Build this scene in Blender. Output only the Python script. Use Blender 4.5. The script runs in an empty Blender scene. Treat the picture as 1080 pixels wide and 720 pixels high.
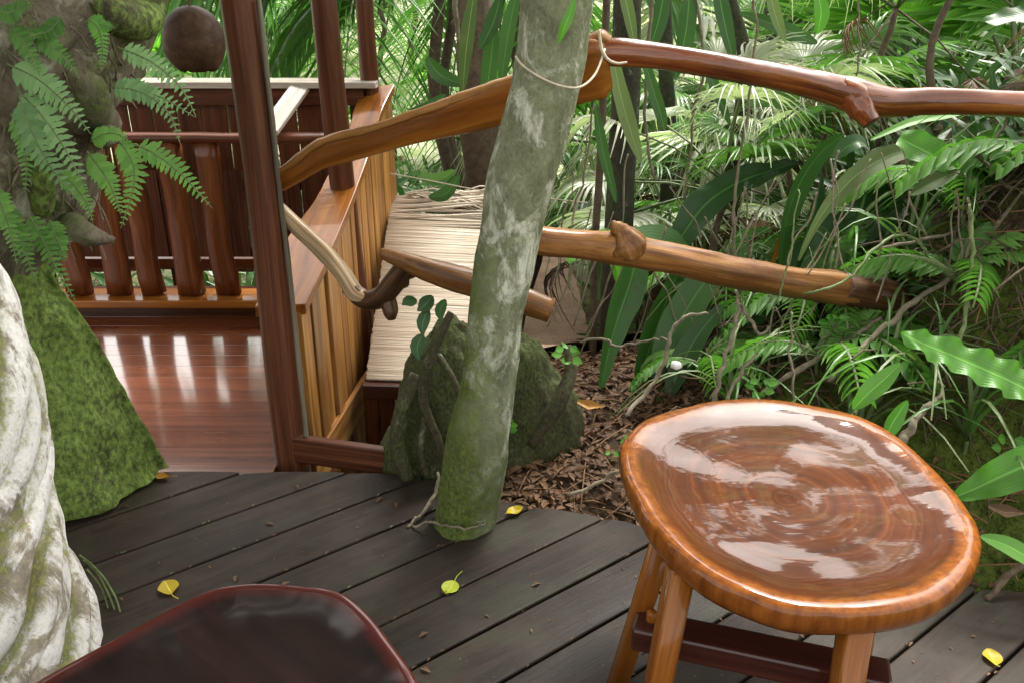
import bpy, math, random
from mathutils import Vector, Matrix, noise
R = math.radians
S = bpy.context.scene
COL = S.collection
random.seed(7)

# ------------------------------------------------------------------ camera, sky, sun, exposure
PITCH, EYE, FPX = R(23.0), 1.30, 900.0
cd = bpy.data.cameras.new('camera')
cd.sensor_width = 36.0
cd.lens = 36.0 * FPX / 1080.0
cd.clip_start, cd.clip_end = 0.03, 500
co = bpy.data.objects.new('camera', cd)
COL.objects.link(co)
co.location = (0, 0, EYE)
co.rotation_euler = (R(90) - PITCH, 0, 0)
S.camera = co

SUN_EL, SUN_AZ = 58.0, 25.0        # azimuth measured from +Y towards +X
w = bpy.data.worlds.new('World')
S.world = w
w.use_nodes = True
nt = w.node_tree
nt.nodes.clear()
sky = nt.nodes.new('ShaderNodeTexSky')
sky.sky_type = 'NISHITA'
sky.sun_disc = False
sky.sun_elevation = R(SUN_EL)
sky.sun_rotation = R(SUN_AZ)
sky.air_density = 1.0
sky.dust_density = 4.0
sky.ozone_density = 1.0
hs = nt.nodes.new('ShaderNodeHueSaturation')
hs.inputs['Saturation'].default_value = 0.10
bg = nt.nodes.new('ShaderNodeBackground')
bg.inputs['Strength'].default_value = 0.15
wo = nt.nodes.new('ShaderNodeOutputWorld')
nt.links.new(sky.outputs[0], hs.inputs['Color'])
wb = nt.nodes.new('ShaderNodeMixRGB')
wb.blend_type = 'MULTIPLY'
wb.inputs[0].default_value = 1.0
wb.inputs[2].default_value = (1.04, 1.0, 0.94, 1)          # white balance of an overcast sky under trees
nt.links.new(hs.outputs[0], wb.inputs[1])
nt.links.new(wb.outputs[0], bg.inputs['Color'])
nt.links.new(bg.outputs[0], wo.inputs['Surface'])
ld = bpy.data.lights.new('sun', 'SUN')
ld.energy = 1.5
ld.angle = R(16)
ld.color = (1.0, 0.96, 0.9)
lo = bpy.data.objects.new('sun', ld)
COL.objects.link(lo)
lo.rotation_euler = (R(90 - SUN_EL), 0, R(180 - SUN_AZ))
lo.location = (0, 0, 8)
S.view_settings.view_transform = 'Standard'
S.view_settings.look = 'None'
S.view_settings.gamma = 1.0
S.view_settings.use_curve_mapping = False
S.view_settings.exposure = 2.1
S.cycles.use_denoising = True
S.cycles.max_bounces = 8
S.cycles.diffuse_bounces = 4
S.cycles.glossy_bounces = 4
S.cycles.transmission_bounces = 4
S.cycles.sample_clamp_indirect = 8.0
S.cycles.caustics_reflective = False
S.cycles.caustics_refractive = False

# ------------------------------------------------------------------ where a sight line of the photograph meets a plane
def ray(px, py):
    dx, dy = (px - 540) / FPX, (py - 360) / FPX
    return Vector((dx, math.cos(PITCH) - dy * math.sin(PITCH), -math.sin(PITCH) - dy * math.cos(PITCH)))
def ay(px, py, Y):
    d = ray(px, py)
    return Vector((0, 0, EYE)) + d * (Y / d.y)
def az(px, py, z):
    d = ray(px, py)
    return Vector((0, 0, EYE)) + d * ((z - EYE) / d.z)
def pxm(p):                                  # metres per pixel at a point
    return (p.y * math.cos(PITCH) + (EYE - p.z) * math.sin(PITCH)) / FPX
def lerp(a, b, t): return a + (b - a) * t
def sstep(a, b, x):
    t = max(0.0, min(1.0, (x - a) / (b - a)))
    return t * t * (3 - 2 * t)
def interp(tab, x):
    if x <= tab[0][0]: return tab[0][1]
    for (x0, y0), (x1, y1) in zip(tab, tab[1:]):
        if x <= x1: return lerp(y0, y1, (x - x0) / (x1 - x0))
    return tab[-1][1]
def fbm(x, y, z=0.0, o=4): return noise.fractal(Vector((x, y, z)), 1.0, 2.0, o)

# ------------------------------------------------------------------ materials
class NT:
    def __init__(s, name):
        s.m = bpy.data.materials.new(name)
        s.m.use_nodes = True
        s.t = s.m.node_tree
        s.b = s.t.nodes['Principled BSDF']
        s.out = s.t.nodes['Material Output']
    def n(s, typ, **kw):
        nd = s.t.nodes.new('ShaderNode' + typ)
        for k, v in kw.items():
            if k.startswith('i_'):
                key = k[2:]
                nd.inputs[int(key) if key.isdigit() else key].default_value = v
            else:
                setattr(nd, k, v)
        return nd
    def l(s, a, b): s.t.links.new(a, b)
    def coord(s, attr='grain', scale=(1, 1, 1)):
        if attr == 'object':
            src = s.n('TexCoord').outputs['Object']
        else:
            src = s.n('Attribute', attribute_name=attr).outputs['Vector']
        mp = s.n('Mapping')
        mp.inputs['Scale'].default_value = scale
        s.l(src, mp.inputs['Vector'])
        return mp.outputs[0]
    def noise(s, co, scale=1.0, detail=5, rough=.55, dist=0.0):
        nd = s.n('TexNoise')
        nd.inputs['Scale'].default_value = scale
        nd.inputs['Detail'].default_value = detail
        nd.inputs['Roughness'].default_value = rough
        nd.inputs['Distortion'].default_value = dist
        s.l(co, nd.inputs['Vector'])
        return nd.outputs['Fac']
    def ramp(s, fac, stops):
        nd = s.n('ValToRGB')
        e = nd.color_ramp.elements
        while len(e) < len(stops): e.new(0.5)
        for el, (p, c) in zip(e, stops):
            el.position = p
            el.color = (c, c, c, 1) if isinstance(c, (int, float)) else (*c, 1)
        s.l(fac, nd.inputs[0])
        return nd.outputs[0]
    def mix(s, fac, a, b, mode='MIX'):
        nd = s.n('MixRGB', blend_type=mode)
        for k, v in ((0, fac), (1, a), (2, b)):
            if hasattr(v, 'links'): s.l(v, nd.inputs[k])
            elif k == 0: nd.inputs[0].default_value = v
            else: nd.inputs[k].default_value = (*v, 1)
        return nd.outputs[0]
    def math(s, op, a, b=0.0):
        nd = s.n('Math', operation=op)
        for k, v in ((0, a), (1, b)):
            if hasattr(v, 'links'): s.l(v, nd.inputs[k])
            else: nd.inputs[k].default_value = v
        return nd.outputs[0]
    def bump(s, h, strength=.3, dist=.01, prev=None):
        nd = s.n('Bump')
        nd.inputs['Strength'].default_value = strength
        nd.inputs['Distance'].default_value = dist
        s.l(h, nd.inputs['Height'])
        if prev is not None: s.l(prev, nd.inputs['Normal'])
        return nd.outputs[0]
    def set(s, color=None, rough=None, normal=None, coat=0.0, coat_rough=.05, spec=None, coat_normal=None):
        for key, v in (('Base Color', color), ('Roughness', rough), ('Normal', normal), ('Coat Normal', coat_normal)):
            if v is None: continue
            if hasattr(v, 'links'): s.l(v, s.b.inputs[key])
            elif key == 'Base Color': s.b.inputs[key].default_value = (*v, 1)
            else: s.b.inputs[key].default_value = v
        s.b.inputs['Coat Weight'].default_value = coat
        s.b.inputs['Coat Roughness'].default_value = coat_rough
        if spec is not None: s.b.inputs['Specular IOR Level'].default_value = spec
        return s.m

def wood(name, dark, mid, light, along=1.6, across=26, rough=.35, coat=0.0, coat_rough=.08, bump=.25, tint=.5, stain=None, ripple=0.0, spec=None):
    m = NT(name)
    a = m.noise(m.coord(scale=(across, across, along)), 1, 6, .6, .6)
    fine = m.noise(m.coord(scale=(across * 7, across * 7, along * 4)), 1, 3, .6)
    slow = m.noise(m.coord(scale=(3.1, 3.1, .9)), 1, 3, .5)
    c = m.ramp(a, [(.28, dark), (.5, mid), (.74, light)])
    c = m.mix(.55, c, m.ramp(fine, [(.3, .45), (.62, 1.0)]), 'MULTIPLY')
    c = m.mix(tint, c, m.ramp(slow, [(.3, .38), (.7, 1.15)]), 'MULTIPLY')
    if name == 'deck_wood':
        worn = m.noise(m.coord('object', (1, 1, 1)), 3.2, 6, .7, .4)
        c = m.mix(m.ramp(worn, [(.46, 0.0), (.66, .4)]), c, (.06, .045, .032))
    if name == 'deck_wood':
        damp = m.noise(m.coord('object', (1, 1, 1)), 1.7, 4, .6, .3)
        c = m.mix(1.0, c, m.ramp(damp, [(.34, .5), (.62, 1.25)]), 'MULTIPLY')
    if stain:
        st = m.noise(m.coord(scale=(5, 5, 3)), 1, 6, .7)
        c = m.mix(m.ramp(st, [(.5, 0.0), (.66, .75)]), c, stain)
    nrm = m.bump(m.mix(.5, a, fine), bump, .004)
    cn = None
    if ripple:
        cn = m.bump(m.noise(m.coord(scale=(9, 9, 5)), 1, 3, .5), ripple, .02)
    ro = m.ramp(slow, [(.3, max(.02, rough - .08)), (.7, rough + .12)])
    return m.set(c, ro, nrm, coat, coat_rough, .16 if spec is None else spec, cn)

def leaf(name, dark, light, rough=.35, transl=.3, vein=.5, spots=None, rib=True, spread=.06):
    m = NT(name)
    oi = m.n('ObjectInfo').outputs['Random']
    at = m.n('Attribute', attribute_name='grain')
    sep = m.n('SeparateXYZ')
    m.l(at.outputs['Vector'], sep.inputs[0])
    slow = m.noise(m.coord('object', (7, 7, 7)), 1, 4, .6)
    f = m.math('ADD', m.math('MULTIPLY', oi, .45), m.math('MULTIPLY', slow, .4))
    f = m.math('ADD', f, m.math('MULTIPLY', sep.outputs[2], .28))
    c = m.ramp(f, [(.22, dark), (.78, light)])
    if rib:
        ax = m.math('ABSOLUTE', sep.outputs[0])
        c = m.mix(m.math('MULTIPLY', m.math('LESS_THAN', ax, spread), vein), c, tuple(min(1, x * 2.1 + .02) for x in light))
    if spots:
        sp = m.noise(m.coord('object', (28, 28, 28)), 1, 4, .7)
        c = m.mix(m.ramp(sp, [(.6, 0.0), (.68, .8)]), c, spots)
    wv = m.n('TexWave')
    wv.inputs['Scale'].default_value = 3.0
    wv.inputs['Distortion'].default_value = .5
    m.l(m.coord(scale=(.6, 7, 0)), wv.inputs['Vector'])
    m.set(c, rough, m.bump(wv.outputs['Fac'], .12, .004), spec=.45)
    tr = m.n('BsdfTranslucent')
    m.l(m.mix(1.0, c, (1.0, 1.25, .6), 'MULTIPLY'), tr.inputs['Color'])
    mx = m.n('MixShader')
    mx.inputs[0].default_value = transl
    m.l(m.b.outputs[0], mx.inputs[1])
    m.l(tr.outputs[0], mx.inputs[2])
    m.l(mx.outputs[0], m.out.inputs['Surface'])
    return m.m

def bark(name, base, patch, moss, moss_lo=.5, moss_hi=.65, patch_lo=.52, patch_hi=.6, scale=9, bump=.6, extra=None):
    m = NT(name)
    co_ = m.coord('object', (1, 1, .7))
    big = m.noise(co_, scale * .45, 5, .65, .4)
    med = m.noise(co_, scale * 1.6, 6, .7, .3)
    fin = m.noise(co_, scale * 9, 4, .7)
    c = m.mix(m.ramp(med, [(.35, 0.0), (.7, 1.0)]), tuple(x * .55 for x in base), tuple(x * 1.25 for x in base))
    c = m.mix(m.ramp(m.noise(co_, scale * .9, 7, .72, .6), [(patch_lo, 0.0), (patch_hi, .92)]), c, patch)
    if extra:
        c = m.mix(m.ramp(m.noise(co_, scale * 2.6, 5, .7, .2), [(.58, 0.0), (.66, .7)]), c, extra)
    mossf = m.mix(.45, big, fin)
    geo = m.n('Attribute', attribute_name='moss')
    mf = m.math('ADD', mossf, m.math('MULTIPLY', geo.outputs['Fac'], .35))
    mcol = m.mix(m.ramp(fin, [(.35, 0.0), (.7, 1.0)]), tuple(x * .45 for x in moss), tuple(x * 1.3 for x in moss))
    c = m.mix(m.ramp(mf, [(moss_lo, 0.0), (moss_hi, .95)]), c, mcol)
    c = m.mix(.5, c, m.ramp(fin, [(.3, .45), (.6, 1.0)]), 'MULTIPLY')
    n1 = m.bump(m.mix(.5, med, fin), bump, .012)
    return m.set(c, .85, n1, spec=.2)

def plain(name, col, rough=.6, var=.25, scale=30, bump=.2, coat=0.0):
    m = NT(name)
    n1 = m.noise(m.coord('object', (1, 1, 1)), scale, 5, .65)
    c = m.mix(m.ramp(n1, [(.3, 0.0), (.7, 1.0)]), tuple(x * (1 - var) for x in col), tuple(x * (1 + var) for x in col))
    return m.set(c, rough, m.bump(n1, bump, .004), coat)

M = {}
M['deck'] = wood('deck_wood', (.015, .0095, .0068), (.029, .0188, .0136), (.053, .036, .0255), along=2.2, across=30, rough=.62, bump=.45, tint=.65, stain=(.030, .034, .018), spec=.25)
M['floor'] = wood('floor_wood', (.10, .024, .010), (.20, .056, .022), (.32, .105, .043), along=1.2, across=30, rough=.3, coat=1.0, coat_rough=.11, bump=.06, tint=.45)
M['floor'].node_tree.nodes['Principled BSDF'].inputs['Coat IOR'].default_value = 2.3
M['dark'] = wood('dark_rail_wood', (.04, .011, .005), (.105, .03, .011), (.19, .062, .022), rough=.4, coat=.3, coat_rough=.2)
M['baluster'] = wood('baluster_wood', (.07, .018, .006), (.17, .05, .015), (.30, .105, .033), rough=.4, coat=.35, coat_rough=.12, across=40)
M['post'] = wood('post_wood', (.055, .018, .010), (.125, .042, .021), (.225, .09, .044), rough=.42, coat=.2, coat_rough=.25, across=70)
M['slat'] = wood('slat_wood', (.20, .07, .015), (.50, .235, .06), (.74, .45, .16), rough=.4, coat=.25, coat_rough=.15, tint=.8, across=30)
M['slat2'] = wood('dark_slat_wood', (.14, .05, .014), (.37, .165, .046), (.58, .33, .12), rough=.4, coat=.3, coat_rough=.12, tint=.7, across=30)
M['amber'] = wood('amber_plank_wood', (.13, .038, .005), (.33, .11, .014), (.50, .20, .034), rough=.4, coat=.4, coat_rough=.1, along=1.0, across=14)
M['rail'] = wood('red_rail_wood', (.07, .014, .003), (.24, .058, .011), (.46, .16, .034), rough=.4, coat=.9, coat_rough=.08, across=70, tint=.8, ripple=.7, stain=(.05, .012, .005))
M['log'] = wood('log_wood', (.085, .030, .007), (.30, .13, .034), (.50, .26, .085), rough=.5, coat=.25, coat_rough=.18, across=55, along=2.5, tint=.8, bump=.6, stain=(.10, .035, .012))
M['stick'] = wood('stick_wood', (.17, .10, .045), (.42, .29, .16), (.60, .46, .29), rough=.4, coat=.4, coat_rough=.2, across=80, tint=.5)
M['branch'] = wood('branch_wood', (.03, .014, .006), (.08, .036, .015), (.16, .08, .035), rough=.45, coat=.3, coat_rough=.25, across=80, tint=.6)
M['cut'] = wood('cut_end_wood', (.09, .035, .012), (.2, .085, .03), (.32, .15, .06), rough=.5, across=40)
M['legs'] = wood('table_leg_wood', (.13, .036, .005), (.27, .085, .010), (.38, .14, .022), rough=.4, coat=.4, coat_rough=.06, along=1.2, across=60, tint=.35)
M['cross'] = wood('stretcher_wood', (.03, .008, .006), (.06, .016, .011), (.10, .03, .019), rough=.3, coat=.9, coat_rough=.1)
M['mat'] = wood('bamboo_stick', (.50, .40, .29), (.71, .62, .50), (.86, .80, .71), along=1.2, across=18, rough=.5, tint=.25)
M['grey'] = wood('weathered_wood', (.10, .085, .06), (.18, .155, .11), (.28, .25, .19), rough=.7)
M['pale'] = wood('glare_pale_wood', (.34, .28, .22), (.50, .44, .37), (.66, .61, .54), rough=.4, coat=.5, coat_rough=.2)  # sky glare on upward-facing boards put into the pale base colour

def seat_mat():
    m = NT('slab_top_wood')
    at = m.n('Attribute', attribute_name='grain')          # x,y = place on the slab, z = 0 centre .. 1 rim
    sep = m.n('SeparateXYZ')
    m.l(at.outputs['Vector'], sep.inputs[0])
    warp = m.noise(m.coord(scale=(4, 4, .3)), 1, 4, .6)
    rr = m.math('ADD', sep.outputs[2], m.math('MULTIPLY', warp, .22))
    rv = m.n('CombineXYZ')
    m.l(rr, rv.inputs[0])
    rings = m.noise(rv.outputs[0], 17, 6, .7)
    fib = m.noise(m.coord(scale=(60, 60, 3)), 1, 4, .6)
    heart = m.ramp(rings, [(.3, (.022, .006, .002)), (.5, (.078, .021, .005)), (.75, (.155, .052, .013))])
    warm = m.ramp(m.noise(m.coord(scale=(3, 3, 2)), 1, 3, .5), [(.35, (.55, .5, .5)), (.65, (1.25, 1.1, .95))])
    heart = m.mix(.7, heart, warm, 'MULTIPLY')
    sap = m.ramp(fib, [(.3, (.13, .034, .005)), (.7, (.245, .078, .012))])
    edge = m.math('ADD', sep.outputs[2], m.math('MULTIPLY', m.noise(m.coord(scale=(9, 9, 0)), 1, 4, .6), .10))
    c = m.mix(m.ramp(edge, [(.90, 0.0), (.965, 1.0)]), heart, sap)
    c = m.mix(.35, c, m.ramp(fib, [(.3, .55), (.6, 1.0)]), 'MULTIPLY')
    wob = m.noise(m.coord(scale=(3.6, 3.6, 1)), 1, 2, .4, .3)
    rv2 = m.n('CombineXYZ')
    m.l(m.math('MULTIPLY', rr, 5.0), rv2.inputs[0])
    tool = m.noise(rv2.outputs[0], 1, 2, .5)
    nn = m.bump(m.mix(.22, wob, tool), .17, .02)
    tool = m.noise(m.coord(scale=(30, 12, 4)), 1, 4, .65)
    chis = m.noise(m.coord(scale=(14, 50, 4)), 1, 2, .5, .3)
    nn = m.bump(chis, .055, .004, nn)
    ro = m.ramp(tool, [(.35, .3), (.7, .5)])
    return m.set(c, ro, nn, .62, .05, .05, coat_normal=nn)
M['seat'] = seat_mat()

def dark_seat_mat():
    m = NT('dark_seat_wood')
    at = m.n('Attribute', attribute_name='grain')
    sep = m.n('SeparateXYZ')
    m.l(at.outputs['Vector'], sep.inputs[0])
    g = m.noise(m.coord(scale=(28, 3, 1)), 1, 6, .65, .3)
    c = m.ramp(g, [(.3, (.004, .002, .002)), (.55, (.010, .0035, .0035)), (.8, (.020, .007, .006))])
    c = m.mix(m.ramp(sep.outputs[2], [(.88, 0.0), (.98, .85)]), c, (.075, .009, .006))
    scr = m.noise(m.coord(scale=(70, 9, 1)), 1, 5, .7)
    c = m.mix(m.ramp(scr, [(.7, 0.0), (.78, .5)]), c, (.07, .045, .04))
    wob = m.noise(m.coord(scale=(8, 5, 1)), 1, 4, .6)
    ro = m.ramp(m.noise(m.coord(scale=(14, 6, 1)), 1, 5, .7), [(.3, .3), (.7, .4)])
    nn = m.bump(m.mix(.3, wob, g), .06, .008)
    return m.set(c, ro, nn, .75, .13, .15, coat_normal=nn)
M['dseat'] = dark_seat_mat()

M['fern'] = leaf('fern_leaf', (.045, .14, .02), (.17, .37, .07), rough=.5, transl=.35, rib=False)
M['fernp'] = leaf('pale_fern_leaf', (.09, .20, .07), (.23, .40, .16), rough=.55, transl=.3, rib=False)
M['bright'] = leaf('bright_leaf', (.05, .19, .02), (.13, .34, .045), rough=.42, transl=.35, spots=None)
M['strap'] = leaf('strap_leaf', (.016, .055, .014), (.05, .135, .03), rough=.42, transl=.25, spots=(.075, .075, .025))
M['olive'] = leaf('olive_leaf', (.06, .10, .03), (.14, .2, .07), rough=.45, transl=.25, spots=(.14, .11, .05))
M['fan'] = leaf('fan_palm_leaf', (.035, .11, .022), (.14, .28, .07), rough=.32, transl=.3, vein=.3)
M['fanb'] = leaf('bright_fan_leaf', (.075, .22, .022), (.18, .40, .06), rough=.38, transl=.45, vein=.3)
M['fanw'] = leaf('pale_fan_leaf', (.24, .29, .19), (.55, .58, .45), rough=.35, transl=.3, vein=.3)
M['palm'] = leaf('palm_leaf', (.03, .095, .02), (.11, .25, .055), rough=.3, transl=.3, vein=.3)
M['crown'] = leaf('crown_leaf', (.02, .055, .012), (.06, .14, .03), rough=.4, transl=.3)
M['dry'] = leaf('dry_leaf', (.03, .014, .007), (.21, .11, .05), rough=.7, transl=.15, spots=(.04, .02, .01))
M['orange'] = leaf('orange_leaf', (.25, .09, .012), (.42, .2, .03), rough=.5, transl=.2, spots=(.12, .05, .02))
M['yellow'] = leaf('yellow_leaf', (.48, .34, .015), (.66, .56, .05), rough=.45, transl=.2, spots=(.09, .06, .02))
M['lime'] = leaf('lime_leaf', (.36, .42, .02), (.5, .58, .05), rough=.4, transl=.2)
M['stem'] = plain('green_stem', (.10, .14, .045), .55, .4)
M['bstem'] = plain('brown_stem', (.09, .065, .04), .8, .5, 40, .5)
M['vine'] = plain('vine_bark', (.17, .145, .095), .8, .45, 45, .5)
M['gvine'] = plain('green_vine', (.13, .18, .06), .6, .4, 45, .4)
M['root'] = plain('root_bark', (.095, .065, .038), .85, .5, 50, .6)
M['twine'] = plain('twine', (.55, .48, .36), .8, .2, 90, .4)
M['shell'] = wood('shell_fibre', (.035, .019, .011), (.085, .048, .028), (.16, .10, .062), along=14, across=14, rough=.55, bump=.7, tint=.7)
M['thatch'] = wood('thatch', (.08, .06, .035), (.2, .15, .09), (.34, .27, .17), rough=.8, across=60, along=3, bump=.9)
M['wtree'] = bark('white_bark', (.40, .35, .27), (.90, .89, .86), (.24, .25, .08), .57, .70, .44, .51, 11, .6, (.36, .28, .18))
M['gtree'] = bark('grey_bark', (.24, .26, .155), (.64, .65, .54), (.10, .14, .025), .48, .68, .53, .64, 13, .8, (.36, .40, .31))
M['mtree'] = bark('mossy_bark', (.08, .07, .045), (.19, .17, .12), (.19, .28, .065), .45, .62, .58, .68, 8, .3)
M['utree'] = bark('old_bark', (.21, .175, .13), (.50, .47, .39), (.13, .18, .045), .52, .66, .50, .62, 12, .9)
M['stump'] = bark('mossy_stump_bark', (.075, .06, .04), (.28, .28, .2), (.075, .098, .030), .46, .64, .58, .68, 13, .7)
M['btree'] = bark('slim_bark', (.07, .065, .05), (.24, .25, .2), (.06, .09, .03), .5, .62, .60, .68, 22, .7)

def ground_mat():
    m = NT('forest_ground')
    co_ = m.coord('object', (1, 1, 1))
    n1 = m.noise(co_, 7, 6, .7)
    n2 = m.noise(co_, 45, 5, .7)
    n3 = m.noise(co_, 2.2, 5, .65)
    soil = m.mix(m.ramp(n2, [(.3, 0.0), (.7, 1.0)]), (.022, .014, .009), (.085, .055, .034))
    mossc = m.mix(m.ramp(n2, [(.3, 0.0), (.7, 1.0)]), (.03, .045, .008), (.12, .16, .028))
    mo = m.n('Attribute', attribute_name='moss').outputs['Fac']
    f = m.math('ADD', n1, m.math('MULTIPLY', m.math('SUBTRACT', mo, .5), .5))
    c = m.mix(m.ramp(f, [(.47, 0.0), (.58, .95)]), soil, mossc)
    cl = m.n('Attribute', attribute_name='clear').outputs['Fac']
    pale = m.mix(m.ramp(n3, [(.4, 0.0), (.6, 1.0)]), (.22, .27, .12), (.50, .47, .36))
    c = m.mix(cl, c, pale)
    return m.set(c, .95, m.bump(m.mix(.5, n1, n2), .8, .03), spec=.15)
M['ground'] = ground_mat()
def path_mat():
    m = NT('path_soil')
    co_ = m.coord('object', (1, 1, 1))
    n1 = m.noise(co_, 5, 6, .7)
    n2 = m.noise(co_, 60, 5, .7)
    c = m.mix(m.ramp(n1, [(.3, 0.0), (.7, 1.0)]), (.20, .125, .085), (.32, .215, .155))
    c = m.mix(.5, c, m.ramp(n2, [(.3, .6), (.6, 1.0)]), 'MULTIPLY')
    return m.set(c, .95, m.bump(n2, .6, .02), spec=.15)
M['path'] = path_mat()

# ------------------------------------------------------------------ mesh building
class MB:
    def __init__(s):
        s.v, s.f, s.g, s.mi, s.sm, s.moss = [], [], [], [], [], []
    def add(s, vs, fs, gs, mat=0, smooth=True, moss=0.0):
        o = len(s.v)
        s.v += [tuple(v) for v in vs]
        s.g += [tuple(g) for g in gs]
        s.moss += list(moss) if isinstance(moss, list) else [moss] * len(vs)
        s.f += [tuple(i + o for i in f) for f in fs]
        s.mi += [mat] * len(fs)
        s.sm += [smooth] * len(fs)
    def build(s, name, mats, parent=None, bevel=0.0, link=True):
        me = bpy.data.meshes.new(name)
        me.from_pydata(s.v, [], s.f)
        for m in (mats if isinstance(mats, (list, tuple)) else [mats]): me.materials.append(m)
        me.polygons.foreach_set('material_index', s.mi)
        me.polygons.foreach_set('use_smooth', s.sm)
        a = me.attributes.new('grain', 'FLOAT_VECTOR', 'POINT')
        a.data.foreach_set('vector', [c for g in s.g for c in g])
        if any(s.moss):
            b = me.attributes.new('moss', 'FLOAT', 'POINT')
            b.data.foreach_set('value', s.moss)
        me.update()
        o = bpy.data.objects.new(name, me)
        if link: COL.objects.link(o)
        if parent:
            o.parent = parent
            o.matrix_parent_inverse = Matrix.Translation(parent.location).inverted()
        if bevel:
            md = o.modifiers.new('bevel', 'BEVEL')
            md.width, md.segments, md.limit_method = bevel, 2, 'ANGLE'
        return o
    # -- shapes
    def tube(s, pts, rad, n=12, mat=0, squash=1.0, disp=None, cap=True, moss=None, up=None, superell=2.0):
        pts = [Vector(p) for p in pts]
        k = len(pts)
        rad = [rad] * k if isinstance(rad, (int, float)) else rad
        off = random.uniform(0, 50)
        vs, gs, ms, fs = [], [], [], []
        length = 0.0
        nrm = None
        for i, p in enumerate(pts):
            t = (pts[min(i + 1, k - 1)] - pts[max(i - 1, 0)]).normalized()
            if up is not None:
                side = t.cross(up).normalized()
            elif nrm is None:
                side = t.cross(Vector((0, 0, 1)) if abs(t.z) < .9 else Vector((1, 0, 0))).normalized()
            else:
                side = (nrm - t * nrm.dot(t)).normalized()
            nrm = side
            top = side.cross(t).normalized()
            if i: length += (p - pts[i - 1]).length
            r = rad[i]
            for j in range(n):
                a = 2 * math.pi * j / n
                ca, sa = math.cos(a), math.sin(a)
                if superell != 2.0:
                    ca = math.copysign(abs(ca) ** (2 / superell), ca)
                    sa = math.copysign(abs(sa) ** (2 / superell), sa)
                rr = r * (1 + (disp(a, length, i) if disp else 0))
                vs.append(p + side * (ca * rr * squash) + top * (sa * rr))
                gs.append((math.cos(a) * max(r, .012) + off, math.sin(a) * max(r, .012), length + off))
                ms.append(moss(vs[-1], side * ca + top * sa) if moss else 0.0)
        for i in range(k - 1):
            for j in range(n):
                fs.append((i * n + j, i * n + (j + 1) % n, (i + 1) * n + (j + 1) % n, (i + 1) * n + j))
        if cap:
            fs.append(tuple(range(n - 1, -1, -1)))
            fs.append(tuple(range((k - 1) * n, k * n)))
        s.add(vs, fs, gs, mat, True, ms)
        return s
    def box(s, c, size, rot=None, mat=0):
        c = Vector(c)
        hx, hy, hz = (x / 2 for x in size)
        off = Vector((random.uniform(0, 40), random.uniform(0, 40), random.uniform(0, 40)))
        ax = max(range(3), key=lambda i: size[i])
        vs, gs = [], []
        for x in (-hx, hx):
            for y in (-hy, hy):
                for z in (-hz, hz):
                    v = Vector((x, y, z))
                    g = (v.y, v.z, v.x) if ax == 0 else (v.x, v.z, v.y) if ax == 1 else (v.x, v.y, v.z)
                    gs.append(Vector(g) + off)
                    vs.append(c + (rot @ v if rot else v))
        s.add(vs, [(0, 1, 3, 2), (4, 6, 7, 5), (0, 4, 5, 1), (2, 3, 7, 6), (0, 2, 6, 4), (1, 5, 7, 3)], gs, mat, False)
        return s
    def bar(s, p, q, wid, thick, up=(0, 0, 1), mat=0):           # straight bar of rectangular section
        p, q = Vector(p), Vector(q)
        t = (q - p).normalized()
        sd = t.cross(Vector(up)).normalized()
        tp = sd.cross(t)
        rot = Matrix((sd, t, tp)).transposed()
        return s.box((p + q) / 2, (wid, (q - p).length, thick), rot, mat)
    def prism(s, poly, z0, z1, d=(1, 0), mat=0):
        n = len(poly)
        off = random.uniform(0, 40)
        vs, gs = [], []
        for z in (z0, z1):
            for (x, y) in poly:
                vs.append((x, y, z))
                gs.append((-d[1] * x + d[0] * y + off, z, d[0] * x + d[1] * y + off))
        fs = [tuple(range(n - 1, -1, -1)), tuple(range(n, 2 * n))]
        fs += [(i, (i + 1) % n, n + (i + 1) % n, n + i) for i in range(n)]
        s.add(vs, fs, gs, mat, False)
        return s
    def blade(s, pts, wid, nrm=(0, 0, 1), fold=.15, wave=0.0, wfreq=9.0, cols=4, mat=0, ragged=0.0, droop=0.0):
        """a leaf along a midrib: wid = half widths, nrm = which way the upper face looks"""
        pts = [Vector(p) for p in pts]
        k = len(pts)
        nrm = Vector(nrm)
        rn = random.random()
        vs, gs, fs = [], [], []
        L = 0.0
        for i, p in enumerate(pts):
            t = (pts[min(i + 1, k - 1)] - pts[max(i - 1, 0)]).normalized()
            sd = t.cross(nrm).normalized()
            up = sd.cross(t).normalized()
            if i: L += (p - pts[i - 1]).length
            for j in range(cols + 1):
                u = -1 + 2 * j / cols
                ww = wid[i] * (1 + (.10 * noise.noise(Vector((L * 16, u * 1.5, rn * 70))) if cols >= 6 else 0) + ragged * noise.noise(Vector((L * 30, u * 3, rn * 90))))
                h = abs(u) * ww * fold * 2 - droop * u * u * ww
                if wave: h += wave * (1 + .5 * noise.noise(Vector((L * 9, rn * 50, u)))) * abs(u) ** 1.5 * math.sin(L * wfreq * 6.28 + (1.3 if u > 0 else 0) + 2.2 * noise.noise(Vector((L * 7, u, rn * 30))))
                vs.append(p + sd * (u * ww) + up * h)
                gs.append((u, L, rn))
        c1 = cols + 1
        for i in range(k - 1):
            for j in range(cols):
                fs.append((i * c1 + j, i * c1 + j + 1, (i + 1) * c1 + j + 1, (i + 1) * c1 + j))
        s.add(vs, fs, gs, mat, True)
        return s

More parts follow.
